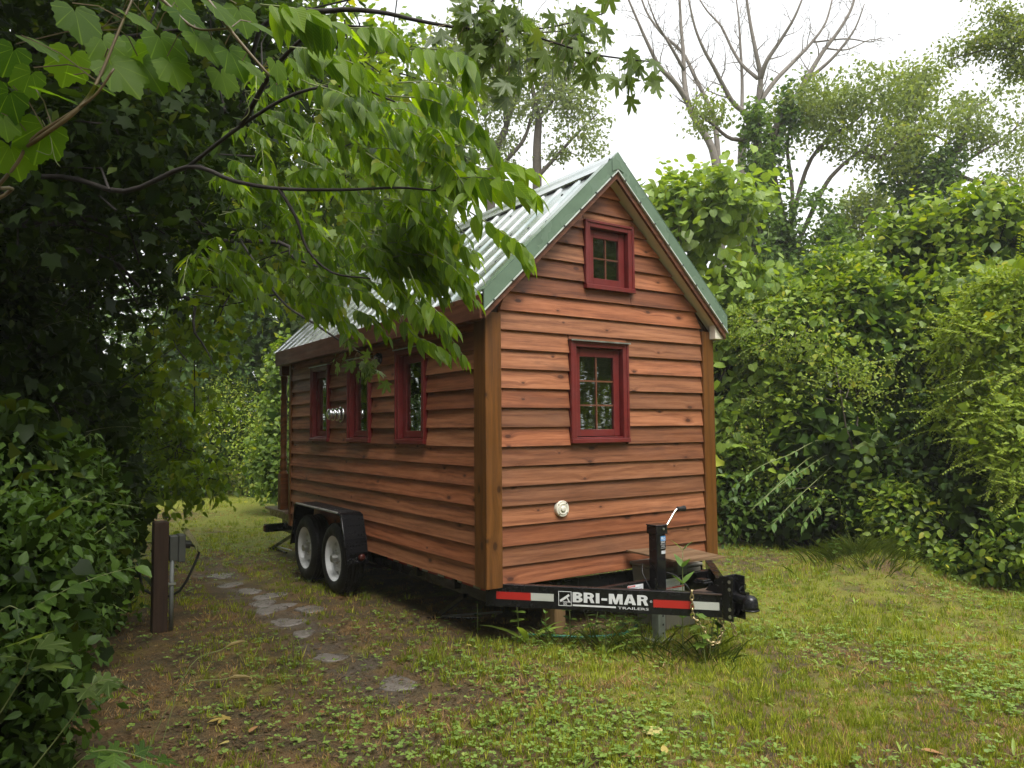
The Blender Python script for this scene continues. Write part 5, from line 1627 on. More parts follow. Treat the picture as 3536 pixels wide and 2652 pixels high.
# leaf: where, along, facing, size
GL = [((-2.64,-2.17,2.59), (.2, -.3, -.9), (.2, -.9, .2), .15), ((-2.73,-2.22,2.47), (.5, -.2, -.3), (.1, -.5, .9), .125), ((-2.79,-2.17,2.33), (-.3, .2, -.7), (-.1, -.9, .3), .135), ((-2.69,-2.12,2.39), (.8, -.5, -.25), (.1, -.3, .95), .14),
      ((-2.61,-2.18,2.42), (.8, -.5, -.35), (.2, -.4, .85), .15), ((-2.74,-2.03,2.45), (-.3, .3, -.8), (-.2, -.8, .4), .12), ((-2.71,-2.16,2.26), (-.2, .2, -.9), (-.1, -.9, .2), .15), ((-2.77,-2.12,2.21), (.3, .1, -.9), (0, -.85, .4), .13),
      ((-2.79,-2.17,2.27), (.2, -.1, -.8), (.1, -.8, .5), .09), ((-2.50,-2.15,2.64), (.6, -.4, -.5), (.2, -.6, .8), .13), ((-2.43,-2.18,2.57), (.4, -.2, -.9), (.2, -.9, .25), .15), ((-2.41,-2.20,2.50), (.3, -.3, -.9), (.1, -.9, .2), .13),
      ((-2.44,-2.06,2.59), (-.3, .2, -.9), (-.2, -.9, .2), .13), ((-2.38,-2.22,2.64), (.5, -.3, -.8), (.3, -.8, .3), .14), ((-2.34,-2.25,2.57), (.5, -.4, -.8), (.3, -.85, .3), .15), ((-2.31,-2.28,2.66), (.5, -.3, -.6), (.2, -.6, .7), .14),
      ((-2.27,-2.29,2.53), (.5, -.2, -.9), (.3, -.9, .1), .14), ((-2.23,-2.32,2.50), (.7, -.4, -.7), (.2, -.6, .7), .10), ((-2.20,-2.29,2.64), (.6, -.4, -.4), (.1, -.6, .8), .09), ((-2.17,-2.36,2.50), (.2, -.1, -.9), (.4, -.8, .2), .09),
      ((-2.17,-2.36,2.45), (.1, -.1, -.95), (.5, -.8, .2), .075), ((-2.54,-2.17,2.47), (.6, -.3, -.7), (.2, -.9, .2), .17), ((-2.46,-2.11,2.52), (.5, -.3, -.8), (.1, -.95, .1), .16), ((-2.56,-2.04,2.59), (.3, -.2, -.9), (.1, -.9, .2), .15),
      ((-2.64,-1.93,2.57), (-.2, .1, -.9), (-.1, -.9, .2), .15), ((-2.23,-2.21,2.70), (.3, -.2, -.9), (.2, -.9, .2), .13), ((-2.40,-2.16,2.72), (.3, -.2, -.9), (.2, -.8, .3), .14), ((-2.46,-1.93,2.65), (.1, -.1, -.95), (.1, -.95, .1), .15),
      ((-2.27,-2.17,2.52), (.3, -.2, -.9), (.2, -.85, .2), .12), ((-2.78,-1.83,2.59), (-.3, .1, -.9), (0, -.9, .3), .13)]
gp = np.array([g[0] for g in GL]); gd = unit(np.array([g[1] for g in GL], float)); gn = np.array([g[2] for g in GL], float)
gs = np.array([g[3] for g in GL])
gs = gs * .84
leaf_objects('grape', G_NEAR, gp - gd * gs[:, None] * .35, frames(gd, gn), gs, t)
for a_, d_, s_ in zip(gp, gd, gs):
    a_ = Vector(a_ - d_ * s_ * .35)
    best = min((v for q in vs for v in q), key=lambda v: (v - a_).length)
    part('leaf_stalk', MB().tube([best, best.lerp(a_, .5) + Vector((0, 0, .015)), a_], .0017, 4), M_VINER, t)
for a in ([(-2.17,-2.36,2.45), (-2.21,-2.33,2.41), (-2.24,-2.31,2.43), (-2.23,-2.31,2.38), (-2.25,-2.30,2.35)], [(-2.71,-2.16,2.30), (-2.69,-2.17,2.25), (-2.69,-2.17,2.21), (-2.72,-2.15,2.22)], [(-2.69,-2.17,2.25), (-2.68,-2.17,2.20), (-2.67,-2.18,2.18)]):
    part('tendril', MB().tube(sweep(a, 5), .0012, 4), M_VINE, t, None, 0, True)

# separate sprays in front of the bramble bank
def spray(name, label, cat, pts, tpl, mat, n, size, gap=.0, both=True):
    t = thing(name, pts[0][:2] + (0,), label, cat)
    q = sweep([(pts[0][0] - .30, pts[0][1] + .12, -.03)] + pts if pts[0][2] > .3 else pts, 5)
    part('stem', MB().tube(q, [.003 - .002 * i / len(q) for i in range(len(q))], 5), M_VINE, t, None, 0, True)
    P_, D_, N_, S_ = [], [], [], []
    for i in range(n):
        u = .3 + .7 * (i + .5) / n
        k = min(len(q) - 2, int(u * (len(q) - 1)))
        d = (q[k + 1] - q[k]).normalized()
        s = d.cross(Vector((0, 0, 1))).normalized()
        for sg in ((-1, 1) if both else (1 if i % 2 else -1,)):
            P_.append(tuple(q[k].lerp(q[k + 1], rng.uniform()) )); D_.append(tuple(d * .5 + s * sg + Vector((0, 0, rng.uniform(-.5, .2))))); N_.append((rng.normal() * .3, rng.normal() * .3 - .35, 1)); S_.append(size * rng.uniform(.75, 1.15))
    leaf_objects(tpl, mat, np.array(P_), frames(unit(np.array(D_)), np.array(N_)), np.array(S_), t)
    return t
spray('trumpet_vine', 'long light green compound-leaved shoot arching across the bramble bank', 'vine', [(-2.79,-0.73,0.74), (-2.67,-0.76,0.78), (-2.54,-0.78,0.85), (-2.41,-0.76,0.89), (-2.27,-0.73,0.91)], 'ovate', G_BRAM, 12, .085)
spray('maple_seedling', 'maple seedling with pale jagged leaves at the left picture edge', 'sapling', [(-2.70,-0.90,0.53), (-2.67,-0.92,0.60), (-2.65,-0.94,0.67), (-2.62,-0.97,0.73)], 'maple', G_MAPLE, 4, .15, both=False)
spray('maple_seedling', 'maple seedling with drooping jagged leaves over the bare soil', 'sapling', [(-2.53,-1.00,0.39), (-2.48,-1.05,0.51), (-2.42,-1.09,0.55), (-2.37,-1.12,0.53)], 'maple', G_MAPLE, 5, .13, both=False)
spray('maple_seedling', 'lobed seedling at the bottom edge of the picture', 'sapling', [(-2.58,-1.20,0.24), (-2.49,-1.27,0.35), (-2.40,-1.33,0.36), (-2.27,-1.41,0.31)], 'maple', G_BRAM, 7, .12, both=False)
def seedgrass(base, tip, label):
    t = thing('foxtail_grass', base[:2] + (0,), label, 'grass stalk')
    q = sweep([(base[0], base[1], 0), tuple(Vector(base).lerp(Vector(tip), .5) + Vector((0, 0, .08))), tip], 6)
    part('stalk', MB().tube(q, .0016, 4), M_VINE, t)
    d = (q[-1] - q[-2]).normalized()
    part('seed_head', MB().tube([q[-1], q[-1] + d * .02, q[-1] + d * .05 + Vector((0, 0, -.006)), q[-1] + d * .075 + Vector((0, 0, -.016))], [.003, .008, .006, .002], 7), leafmat('seed_head', (.20, .15, .06), (.32, .25, .11)), t)
seedgrass((-2.35,-1.36,0.33), (-2.04,-1.35,0.67), 'thin arching grass stalk with the higher seed head over bare soil')
seedgrass((-2.42,-1.31,0.30), (-2.04,-1.41,0.57), 'thin arching grass stalk with the lower tan seed head over bare soil')

# ================================================================== BEHIND THE CLEARING, LEFT AND BEHIND THE HOUSE
bush('dark_tree', 'dense dark green tree closing the far end of the clearing', 'tree', (1.2, 16.5, 0), [(1.80,15.32,3.45,2.09,3.02), (0.97,15.39,1.83,1.36,2.26), (3.14,15.57,4.27,1.47,3.17)], 'small', G_WOOD, 520, 30, .34, .13, far='small', n_stem=4, fill=260, fill_size=.4)
bush('thorn_shrub', 'rusty-tipped green shrub at the far end of the clearing', 'shrub', (1.0, 14.4, 0), [(1.59,13.44,1.27,0.84,1.26), (1.04,13.61,0.66,0.73,0.83), (2.02,12.71,0.66,0.62,0.92)], 'small', G_YEL, 260, 26, .22, .075, far='small', n_stem=5, fill=90, fill_mat=G_WOOD, fill_size=.25)
bush('hedge_shrub', 'low dark shrub on the left of the far lawn edge', 'shrub', (-.4, 13.8, 0), [(0.44,13.52,0.78,0.61,0.91), (-0.08,13.14,1.01,0.88,1.37), (0.75,13.10,0.39,0.50,0.40)], 'small', G_WOOD, 220, 26, .22, .085, far='small', n_stem=4, fill=90, fill_size=.25)
bush('light_shrub', 'light green leafy shrub just left of the porch post', 'shrub', (1.9, 10.4, 0), [(1.44,9.42,1.48,0.32,0.76), (1.31,9.31,0.82,0.37,0.58), (1.60,9.49,2.33,0.34,0.77), (1.39,9.03,0.58,0.33,0.33)], 'heart', G_MULB, 170, 18, .17, .095, far='tri', n_stem=5, fill=60, fill_mat=G_WOOD, fill_size=.2)
tt = thing('wood_edge', (6, 22, 0), 'unbroken band of woodland foliage beyond the clearing', 'woods')
tt['kind'] = 'stuff'
fp, fr, fs, fv, _, _ = cloud([(-4.07,16.96,2.26,4.15,3.42), (-0.38,22.84,3.41,3.81,3.52), (3.15,25.30,3.36,3.93,3.42), (7.81,24.53,3.81,4.21,3.66), (12.58,23.76,3.34,4.49,3.32), (16.63,21.03,3.30,4.49,3.32), (19.21,16.86,3.33,4.21,3.11), (21.29,13.06,3.00,3.93,2.56), (22.86,9.61,2.54,3.65,2.06), (22.26,5.20,2.35,3.09,2.15)], 1500, 26, .6, .24, shell=(.5, 1.0))
tag(place('foliage', leaf_mesh('foliage', 'small', fp, fr, fs, fv), G_WOOD, tt), kind='stuff')

fp, fr, fs, fv, _, _ = cloud([(-9, 6, 3.2, 2.6, 3.4), (-11, 12, 4, 3, 4.4), (-8, 17, 4, 3, 4.5), (-12, 0, 4, 3, 4.5), (-13, -8, 3.6, 3, 4), (-6, 17, 4.5, 3, 6), (-9, 22, 5, 4, 7), (-6, 24, 5, 3, 7), (-10, 16, 4.5, 3, 6), (-6, 13, 4, 2.6, 5.5), (-7, 9.5, 4, 2, 5)], 1100, 26, .5, .26, shell=(.5, 1.0))
tag(place('foliage', leaf_mesh('foliage', 'small', fp, fr, fs, fv), G_WOOD, tt), kind='stuff')
fp, fr, fs, fv, _, _ = cloud([(-10, -13, 4.5, 3, 6), (-6, -15, 5, 3, 7), (-1, -15, 5, 3, 7), (4, -15, 5, 3, 7), (8.5, -13, 5, 3, 7), (12, -9, 4.5, 3, 6), (12.5, -13, 5, 3, 7), (16, -13, 5, 3, 7), (19, -10, 5, 3, 7), (16, -18, 6, 4, 8)], 1500, 20, .5, .42, shell=(.3, 1.0))
tag(place('foliage', leaf_mesh('foliage', 'small', fp, fr, fs, fv), G_FAR, tt), kind='stuff')  # paler leaf colour in place of sunlight, brightens the window reflections

def grown_tree(name, label, base, trunk, limbs, mat, leafm, dens, length, depth, lsize, per, spread=.7, r=(.16, .05), crown=None, crown_n=0, rad=.28, tpl='small', minr=.0022, cat='tree', start=.3, radii=None):
    t = thing(name, base, label, cat)
    tips = []
    for i, a in enumerate(trunk):
        limb(t, a, r[0], r[0] * .6, mat, 'trunk', 9)
    tw = MB()
    for i, a in enumerate(limbs):
        rr = radii[i] if radii else r[1]
        o_, q = limb(t, a, rr, rr * .28, mat)
        sprout(tw, q, max(.03, rr * .7), depth, dens, length, tips, spread, .25, 4, start, minr)
    part('twigs', tw, mat, t)['kind'] = 'stuff'
    if leafm:
        tp = np.array([tuple(p) for p in tips])
        if crown is not None:
            _, _, _, _, C_, N_ = cloud(crown, crown_n, 1, .05, .1, shell=(.25, 1.0))
            tp = np.concatenate([tp, C_])
        n = len(tp) * per
        idx = np.repeat(np.arange(len(tp)), per)
        pos = tp[idx] + rng.normal(size=(n, 3)) * rad * np.array([1, 1, .55])
        d = unit(rand_unit(n) + np.array([0, 0, -.5])); nn = rand_unit(n) + np.array([0, 0, .9])
        cv = rng.uniform(.1, .8, len(tp))
        tag(place('foliage', leaf_mesh('foliage', tpl, pos, frames(d, nn), lsize * rng.uniform(.7, 1.25, n), np.clip(cv[idx] + rng.normal(size=n) * .15, 0, .99)), leafm, t), kind='stuff')
    return t, tips

bush('leafy_tree', 'light green leafy tree behind the far end of the metal roof', 'tree', (4.33,12.52,1.73)[:2] + (0,), [(4.29,12.18,7.05,1.32,1.76), (5.75,12.40,7.11,1.04,1.39), (3.07,11.92,5.30,1.14,1.35), (6.77,12.81,8.74,0.85,1.10), (4.79,11.96,5.51,1.32,0.99)], 'ovate', G_FAR, 520, 22, .30, .15, far='small', n_stem=4, fill=160, fill_mat=G_WOOD, fill_size=.4, shell=(.4, 1.05))
# dead bare tree right of the ridge
grown_tree('dead_tree', 'bare leafless many-stemmed tree against the white sky', (13.97,9.64,1.68)[:2] + (0,),
    [[(13.91,9.68,1.68), (13.72,9.57,5.07), (13.56,9.47,8.15), (13.39,9.52,9.16)], [(14.45,9.80,1.68), (14.38,9.47,5.38), (14.23,9.20,8.93), (14.27,9.14,9.47)]],
    [[(13.56,9.47,8.15), (13.39,9.52,9.16), (13.02,9.72,9.89), (12.80,9.82,10.42), (12.92,10.05,11.24), (12.95,10.09,12.02), (12.96,10.16,12.81), (12.94,10.20,14.14)],
     [(12.85,9.80,10.37), (12.36,9.85,10.87), (11.84,9.93,11.25), (11.49,10.01,11.83), (11.17,10.07,12.43), (10.81,10.14,13.14)],
     [(13.60,9.49,8.35), (13.59,9.50,9.21), (13.64,9.64,10.10), (13.58,9.88,10.77), (13.39,10.08,11.42), (13.23,10.38,12.22), (12.83,10.73,12.77), (12.51,11.02,13.44), (12.28,11.13,14.11)],
     [(12.91,10.04,11.49), (12.31,10.04,12.11), (11.88,10.06,12.55), (11.53,10.02,13.06)],
     [(14.23,9.20,8.93), (14.27,9.14,9.47), (14.42,9.00,9.96), (14.57,8.87,10.44), (14.54,8.73,11.13), (14.33,8.70,11.81), (14.19,8.74,12.53), (14.04,8.77,13.52)],
     [(14.57,8.87,10.44), (15.13,8.68,11.21), (15.73,8.47,11.85), (16.22,8.22,12.43), (16.62,8.03,13.04), (16.87,7.92,13.88)],
     [(14.54,8.73,11.13), (14.50,8.48,11.52), (14.72,8.18,12.04), (14.84,7.81,12.55), (14.99,7.55,13.22)],
     [(14.42,8.99,10.14), (13.89,9.10,10.36), (13.47,9.11,10.76), (13.06,9.11,11.23), (12.75,9.17,11.66), (12.46,9.21,12.23), (12.21,9.20,13.00)],
     [(14.47,8.77,11.13), (14.34,9.18,11.66), (14.23,9.46,12.26), (14.06,9.65,12.90), (13.78,9.92,13.41), (13.54,10.16,14.04)],
     [(15.23,8.99,9.22), (15.49,8.76,10.01), (15.76,8.53,10.75), (16.08,8.26,11.45), (16.39,8.01,12.09), (16.75,7.73,12.68), (17.02,7.50,13.27), (17.15,7.38,13.83)],
     [(16.08,8.27,11.34), (16.38,7.80,11.74), (16.60,7.50,12.13), (16.78,7.23,12.57), (16.88,7.00,13.18)],
     [(16.26,8.19,12.43), (16.96,7.60,12.47), (17.39,7.19,12.32), (17.68,6.99,12.46)],
     [(16.39,8.00,12.21), (17.15,7.73,12.26), (17.88,7.45,12.64), (18.24,7.21,12.58)],
     [(14.21,9.13,10.19), (14.43,9.27,11.31), (14.44,9.31,12.36), (14.46,9.36,13.15), (14.44,9.44,13.98)]],
    M_DEAD, None, 2.3, 1.1, 2, 0, 0, spread=.62, r=(.15, .085), start=.16, minr=.0085, radii=[.115, .08, .085, .05, .12, .075, .075, .08, .055, .10, .055, .028, .028, .055])

# ivy-clad tree behind the hedge
t, tips = grown_tree('ivy_tree', 'ivy-clad tree with a loose green crown behind the dead tree', (11.75,6.91,1.64)[:2] + (0,),
    [[(11.75,6.91,1.64), (11.63,6.76,4.90), (11.58,6.64,7.24), (11.54,6.55,8.84)], [(12.62,6.93,1.64), (12.62,6.67,5.43), (12.21,6.77,7.95), (12.67,6.37,9.21)]],
    [[(12.54,6.75,4.99), (13.24,6.14,6.97), (13.57,5.87,7.55), (14.01,5.55,7.99), (14.55,5.16,8.40), (14.95,4.85,8.89), (15.16,4.67,9.46)],
     [(12.53,6.73,5.43), (13.37,6.61,7.68), (13.81,6.25,8.46), (14.36,5.85,8.91), (14.72,5.57,9.47)],
     [(14.01,5.55,7.99), (14.00,5.10,7.68), (14.24,4.67,8.03), (14.56,4.21,8.06), (14.71,3.88,7.77)],
     [(11.56,6.59,8.10), (11.06,6.93,8.10), (10.70,7.15,8.43), (10.42,7.32,8.64)],
     [(12.62,6.67,5.43), (12.95,6.70,7.05), (13.06,6.88,8.51), (13.59,6.71,9.38), (14.23,6.48,9.92)]],
    M_BARK, G_FAR, 1.9, 1.15, 1, .12, 26, r=(.15, .06), crown=[(10.60,7.20,8.64,0.48,0.43), (13.80,5.62,9.04,1.65,0.77), (13.52,6.42,8.91,1.24,0.79), (14.89,4.88,9.02,0.99,0.88), (13.99,5.09,7.79,1.29,0.64)], crown_n=230, rad=.20, start=.35)
for ell in ([(11.56,6.63,5.73,0.28,2.02), (11.44,6.57,7.74,0.16,1.17)], [(12.37,6.64,4.73,0.37,1.63), (12.22,6.66,7.59,0.17,0.98), (12.49,6.39,8.90,0.14,0.66)], [(12.79,6.27,6.03,0.65,0.82), (12.30,6.47,4.48,0.64,0.97), (12.90,5.76,5.29,0.53,0.64)]):
    pos, rot, sz, var, C_, N_ = cloud(ell, 150, 24, .17, .12, shell=(.75, 1.05))
    tag(place('ivy', leaf_mesh('ivy', 'tri', pos, rot, sz, var), G_SUNIVY, t), kind='stuff')

t, tips = grown_tree('ivy_tree', 'ivy-wrapped forked tree leaning right above the vine hedge', (16.22,5.71,1.62)[:2] + (0,),
    [[(16.22,5.71,1.62), (16.08,5.55,5.16), (16.08,5.41,7.24), (16.11,5.30,8.51)], [(16.51,5.75,1.62), (16.56,5.44,5.66), (16.61,5.29,7.30), (17.17,4.83,8.46)]],
    [[(16.61,5.29,7.30), (17.05,4.96,7.87), (17.59,4.56,8.32), (18.13,4.16,8.71), (18.46,3.91,9.10)],
     [(17.17,4.84,8.34), (17.30,4.71,8.93), (17.44,4.59,9.39), (17.72,4.38,9.68)],
     [(16.12,5.31,8.28), (15.89,5.42,8.98), (16.01,5.29,9.67), (15.93,5.30,10.25)],
     [(17.05,4.96,7.87), (17.27,4.58,7.58), (17.75,4.27,7.46), (18.24,3.95,7.22)],
     [(16.09,5.41,7.12), (15.63,5.68,7.71), (15.48,5.75,8.17)]],
    M_BARK, G_FARG, 2.1, 1.1, 1, .12, 26, r=(.15, .06), crown=[(17.14,4.58,8.97,0.70,0.70), (17.82,4.15,8.50,0.70,0.52), (16.01,5.27,9.90,0.58,0.64), (17.75,4.27,7.34,0.70,0.46), (16.85,4.31,6.85,0.68,0.45)], crown_n=120, rad=.20)
for ell in ([(15.96,5.40,6.87,0.28,1.27), (16.00,5.29,8.02,0.16,0.81), (15.58,5.60,7.56,0.25,0.32)], [(16.60,5.04,7.47,0.30,0.70), (16.92,4.78,8.16,0.19,0.58), (16.19,5.38,6.54,0.35,0.70)]):
    pos, rot, sz, var, C_, N_ = cloud(ell, 120, 22, .17, .12, shell=(.75, 1.05))
    tag(place('ivy', leaf_mesh('ivy', 'tri', pos, rot, sz, var), G_SUNIVY, t), kind='stuff')
bush('round_tree', 'small round dark tree seen through the gap above the hedge', 'tree', (16.99,7.60,1.65)[:2] + (0,), [(16.75,7.38,7.09,0.64,0.51), (17.34,7.31,7.69,0.46,0.46), (16.08,7.40,6.48,0.50,0.44)], 'small', G_FAR, 150, 24, .3, .14, far='small', n_stem=3)

# big maple behind the roof
grown_tree('back_maple', 'tall open-crowned maple standing behind the metal roof', (11.29,15.07,1.76)[:2] + (0,),
    [[(11.29,15.07,1.76), (11.22,14.85,5.63), (11.13,14.66,9.20), (11.10,14.60,10.36), (11.13,14.53,11.24)], [(10.37,16.29,1.78), (10.22,15.98,7.82), (10.19,15.85,9.97), (10.55,15.53,11.15)]],
    [[(11.13,14.53,11.24), (10.91,14.60,12.39), (10.80,14.63,12.96), (10.65,14.65,14.12)], [(11.13,14.53,11.24), (11.50,14.23,11.86), (11.91,13.90,12.68), (12.26,13.60,13.52)],
     [(11.08,14.69,9.32), (11.60,14.29,10.02), (12.10,13.90,10.70), (12.67,13.47,11.40)], [(10.55,15.53,11.15), (10.51,15.48,12.33), (10.34,15.55,12.93), (10.05,15.72,13.21), (9.57,15.99,14.10)],
     [(10.40,15.35,9.98), (10.76,14.82,10.60), (10.98,14.61,11.51), (11.30,14.34,12.36)], [(10.19,15.85,9.97), (9.78,16.07,10.81), (9.26,16.37,11.56), (8.74,16.65,12.61)], [(10.55,15.52,11.25), (11.13,15.64,12.52), (11.49,15.34,13.43), (11.96,14.94,14.64)]],
    M_BARK, G_FARG, 1.6, 1.5, 1, .15, 24, r=(.19, .08), crown=[(10.37,15.60,11.85,1.79,1.50), (11.92,13.96,11.62,1.17,1.32), (12.06,13.47,10.44,0.65,0.58), (11.70,14.61,13.18,1.65,1.20), (9.60,16.63,13.29,1.68,1.53), (11.60,14.29,10.02,0.59,0.44), (10.16,15.85,10.36,1.05,0.75)], crown_n=420, rad=.24, start=.35)
# tree off to the right whose branch tips enter the frame
grown_tree('corner_tree', 'tree whose leafy branch tips enter at the upper right corner', (13.14,0.53,1.56)[:2] + (0,),
    [[(13.14,0.53,1.56), (12.93,0.46,4.77), (12.59,0.47,7.94)]],
    [[(12.89,0.37,6.35), (12.34,0.67,7.39), (11.80,1.01,7.79), (11.21,1.40,7.91), (10.62,1.81,7.76)], [(12.59,0.47,7.94), (11.92,0.90,8.26), (11.39,1.24,8.42), (11.06,1.46,8.55)], [(12.74,0.42,7.14), (12.15,0.82,7.23), (11.61,1.16,7.47)]],
    M_BARK, G_FAR, 2.6, .6, 1, .075, 22, r=(.13, .035), crown=[(11.47,1.22,7.99,0.48,0.44), (10.94,1.58,7.95,0.40,0.17), (11.55,1.20,7.55,0.36,0.24), (11.33,1.29,8.43,0.28,0.20)], crown_n=170, rad=.11)

# ================================================================== HEDGE ON THE RIGHT
bush('mulberry_sapling', 'tall mulberry sapling with large light leaves beside the right wall', 'sapling', (5.0, 3.6, 0),
     [(5.34,3.20,4.32,0.54,0.60), (5.89,2.81,4.65,0.57,0.60), (5.33,3.65,4.84,0.28,0.35), (5.71,2.53,3.43,0.71,0.71), (5.67,2.15,2.24,0.56,0.87), (5.23,2.29,1.07,0.43,0.85), (5.53,3.14,3.38,0.40,0.81)],
     'heart', G_MULB, 300, 11, .19, .130, n_obj=290, far='heart', n_stem=9, n_shoot=70, shoot=(.6, 11), fill=200, fill_mat=G_VINE, fill_size=.2, shell=(.5, 1.06), fill_shell=(.1, .55), droop=.75, n_twig=120, zmin=.25, gap=-0.55)
bush('vine_hedge', 'high hedge smothered by heart-leaved vine, right of the sapling', 'hedge', (6.2, 1.6, 0),
     [(6.11,1.60,2.46,0.73,0.92), (6.43,1.02,2.54,0.71,1.01), (5.74,1.33,1.25,0.64,0.93), (5.89,0.63,1.10,0.60,0.71), (5.90,2.05,1.43,0.56,1.25), (6.83,1.77,3.42,0.45,0.45)],
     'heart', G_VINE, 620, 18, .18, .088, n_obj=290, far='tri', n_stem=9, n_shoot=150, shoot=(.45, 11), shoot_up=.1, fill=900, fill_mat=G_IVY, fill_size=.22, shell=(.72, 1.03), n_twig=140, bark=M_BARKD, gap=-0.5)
bush('vine_mound', 'vine mound with yellowing leaves on top of the hedge, upper right', 'vine', (7.6, .6, 0),
     [(7.59,0.99,3.88,0.63,0.57), (7.79,0.25,3.82,0.73,0.66), (7.37,1.41,3.41,0.45,0.45), (7.20,0.35,2.88,0.70,0.64), (7.96,-0.19,3.22,0.59,0.88)],
     'grape', G_VINE, 380, 14, .19, .11, n_obj=250, far='tri', n_stem=6, n_shoot=110, shoot=(.5, 11), shoot_up=.4, fill=500, fill_mat=G_IVY, fill_size=.2, shell=(.7, 1.05), n_twig=120, bark=M_BARKD, gap=-0.5)
bush('dark_creeper', 'dark five-leaved creeper hanging low in the middle of the hedge', 'creeper', (6.1, -.1, 0),
     [(5.93,0.11,1.27,0.53,0.63), (5.85,-0.17,0.77,0.41,0.46), (5.64,0.34,0.75,0.32,0.37), (6.11,-0.50,1.27,0.45,0.70)],
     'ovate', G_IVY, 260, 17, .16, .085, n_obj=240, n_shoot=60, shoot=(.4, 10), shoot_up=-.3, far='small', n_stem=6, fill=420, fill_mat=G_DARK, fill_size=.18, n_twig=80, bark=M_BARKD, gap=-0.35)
bush('feathery_shrub', 'yellow-green feathery shrub with reddish tips at the right picture edge', 'shrub', (6.2, -2.2, 0),
     [(5.47,-0.87,2.40,0.42,0.28), (5.50,-1.10,2.01,0.41,0.50), (5.41,-0.58,2.33,0.21,0.10), (5.47,-0.57,1.67,0.26,0.33), (5.24,-1.12,1.30,0.35,0.48), (5.61,-0.86,2.79,0.28,0.19), (5.60,-1.10,2.75,0.27,0.27), (5.14,-1.26,0.88,0.30,0.43)],
     'small', G_YEL, 420, 22, .13, .058, n_obj=150, far='small', n_stem=8, n_shoot=300, shoot=(.5, 34), shoot_up=.15, fill=160, fill_mat=G_VINE, fill_size=.12, shell=(.3, 1.05), n_twig=60, droop=.1, gap=-0.4)
bush('ground_shrub', 'low glossy shrub spreading onto the lawn at the lower right', 'shrub', (5.2, -1.0, 0),
     [(5.09,-0.34,0.21,0.35,0.28), (5.05,-0.79,0.21,0.40,0.25), (4.93,-1.21,0.42,0.29,0.34), (5.24,0.03,0.44,0.27,0.35), (5.18,-0.79,0.57,0.41,0.27)],
     'ovate', G_VINE, 300, 17, .12, .076, n_obj=270, n_shoot=60, shoot=(.3, 9), far='ovate', n_stem=10, fill=260, fill_mat=G_DARK, fill_size=.12, n_twig=80, bark=M_BARKD, gap=-0.6)
bush('hedge_undergrowth', 'dark low growth along the foot of the hedge behind the lawn', 'undergrowth', (5.6, 1.5, 0),
     [(5.06,2.09,0.43,0.41,0.47), (5.38,1.63,0.39,0.46,0.38), (5.58,1.12,0.48,0.51,0.42), (5.62,0.62,0.46,0.43,0.38), (5.59,2.73,1.62,0.26,1.68)],
     'ovate', G_IVY, 300, 16, .14, .085, n_obj=180, far='small', n_stem=6, fill=400, fill_mat=G_DARK, fill_size=.16, n_twig=60, bark=M_BARKD, gap=-0.5)
# the hedges run on past both sides of the picture
bush('bramble_thicket', 'bramble thicket continuing out of the picture at the left edge', 'thicket', (-4.6, -2.0, 0),
     [(-4.3, -1.3, .9, .8, .8, 1.3), (-4.9, -3.0, 1.1, .9, 1.0, 1.6), (-4.6, .2, 1.3, .9, 1.0, 1.6), (-5.3, -5.0, 1.2, 1.0, 1.2, 1.7)], 'ovate', G_BRAM, 420, 16, .16, .07, far='small', n_stem=6, fill=300, fill_mat=G_DARK, fill_size=.18, bark=M_BARKD)
bush('roadside_shrub', 'leafy shrub continuing the hedge out of the picture at the right edge', 'shrub', (6.9, -4.4, 0),
     [(6.9, -3.9, 1.2, 1.1, 1.1, 1.5), (7.3, -5.8, 1.3, 1.2, 1.2, 1.6), (8.4, -3.2, 2.2, 1.3, 1.3, 2.0), (8.8, -5.6, 2.2, 1.3, 1.4, 2.0)], 'ovate', G_VINE, 420, 16, .18, .09, far='small', n_stem=6, n_shoot=60, shoot=(.45, 10), fill=300, fill_mat=G_IVY, fill_size=.2, bark=M_BARKD)
bush('creeper_drape', 'small-leaved bright creeper draped over the front of the vine hedge', 'creeper', (5.7, .9, 0),
     [(5.64,1.53,2.79,0.65,0.53), (5.64,0.76,1.70,0.60,0.55), (5.41,1.91,1.31,0.42,0.66), (6.23,0.44,2.36,0.50,0.67), (5.26,0.96,0.73,0.43,0.27)], 'small', G_YEL, 260, 26, .13, .042, far='small', n_stem=4, n_shoot=160, shoot=(.4, 16), shoot_up=-.1, gap=.15, shell=(.8, 1.12), n_twig=40)
# solid growth behind the front of the hedge, one body
tk = thing('hedge_core', (8.5, 2.5, 0), 'dark inner growth filling the depth of the right-hand hedge', 'hedge')
fp, fr, fs, fv, _, _ = cloud([(7.07,3.44,1.42,0.88,1.68), (7.54,2.60,1.98,0.92,1.70), (7.98,1.82,1.88,0.96,1.64), (8.26,0.90,1.92,0.97,1.68), (8.50,0.02,1.89,0.98,1.71)], 900, 10, .25, .24, shell=(.3, 1.0))
tag(place('foliage', leaf_mesh('foliage', 'small', fp, fr, fs, fv), G_IVY, tk), kind='stuff')
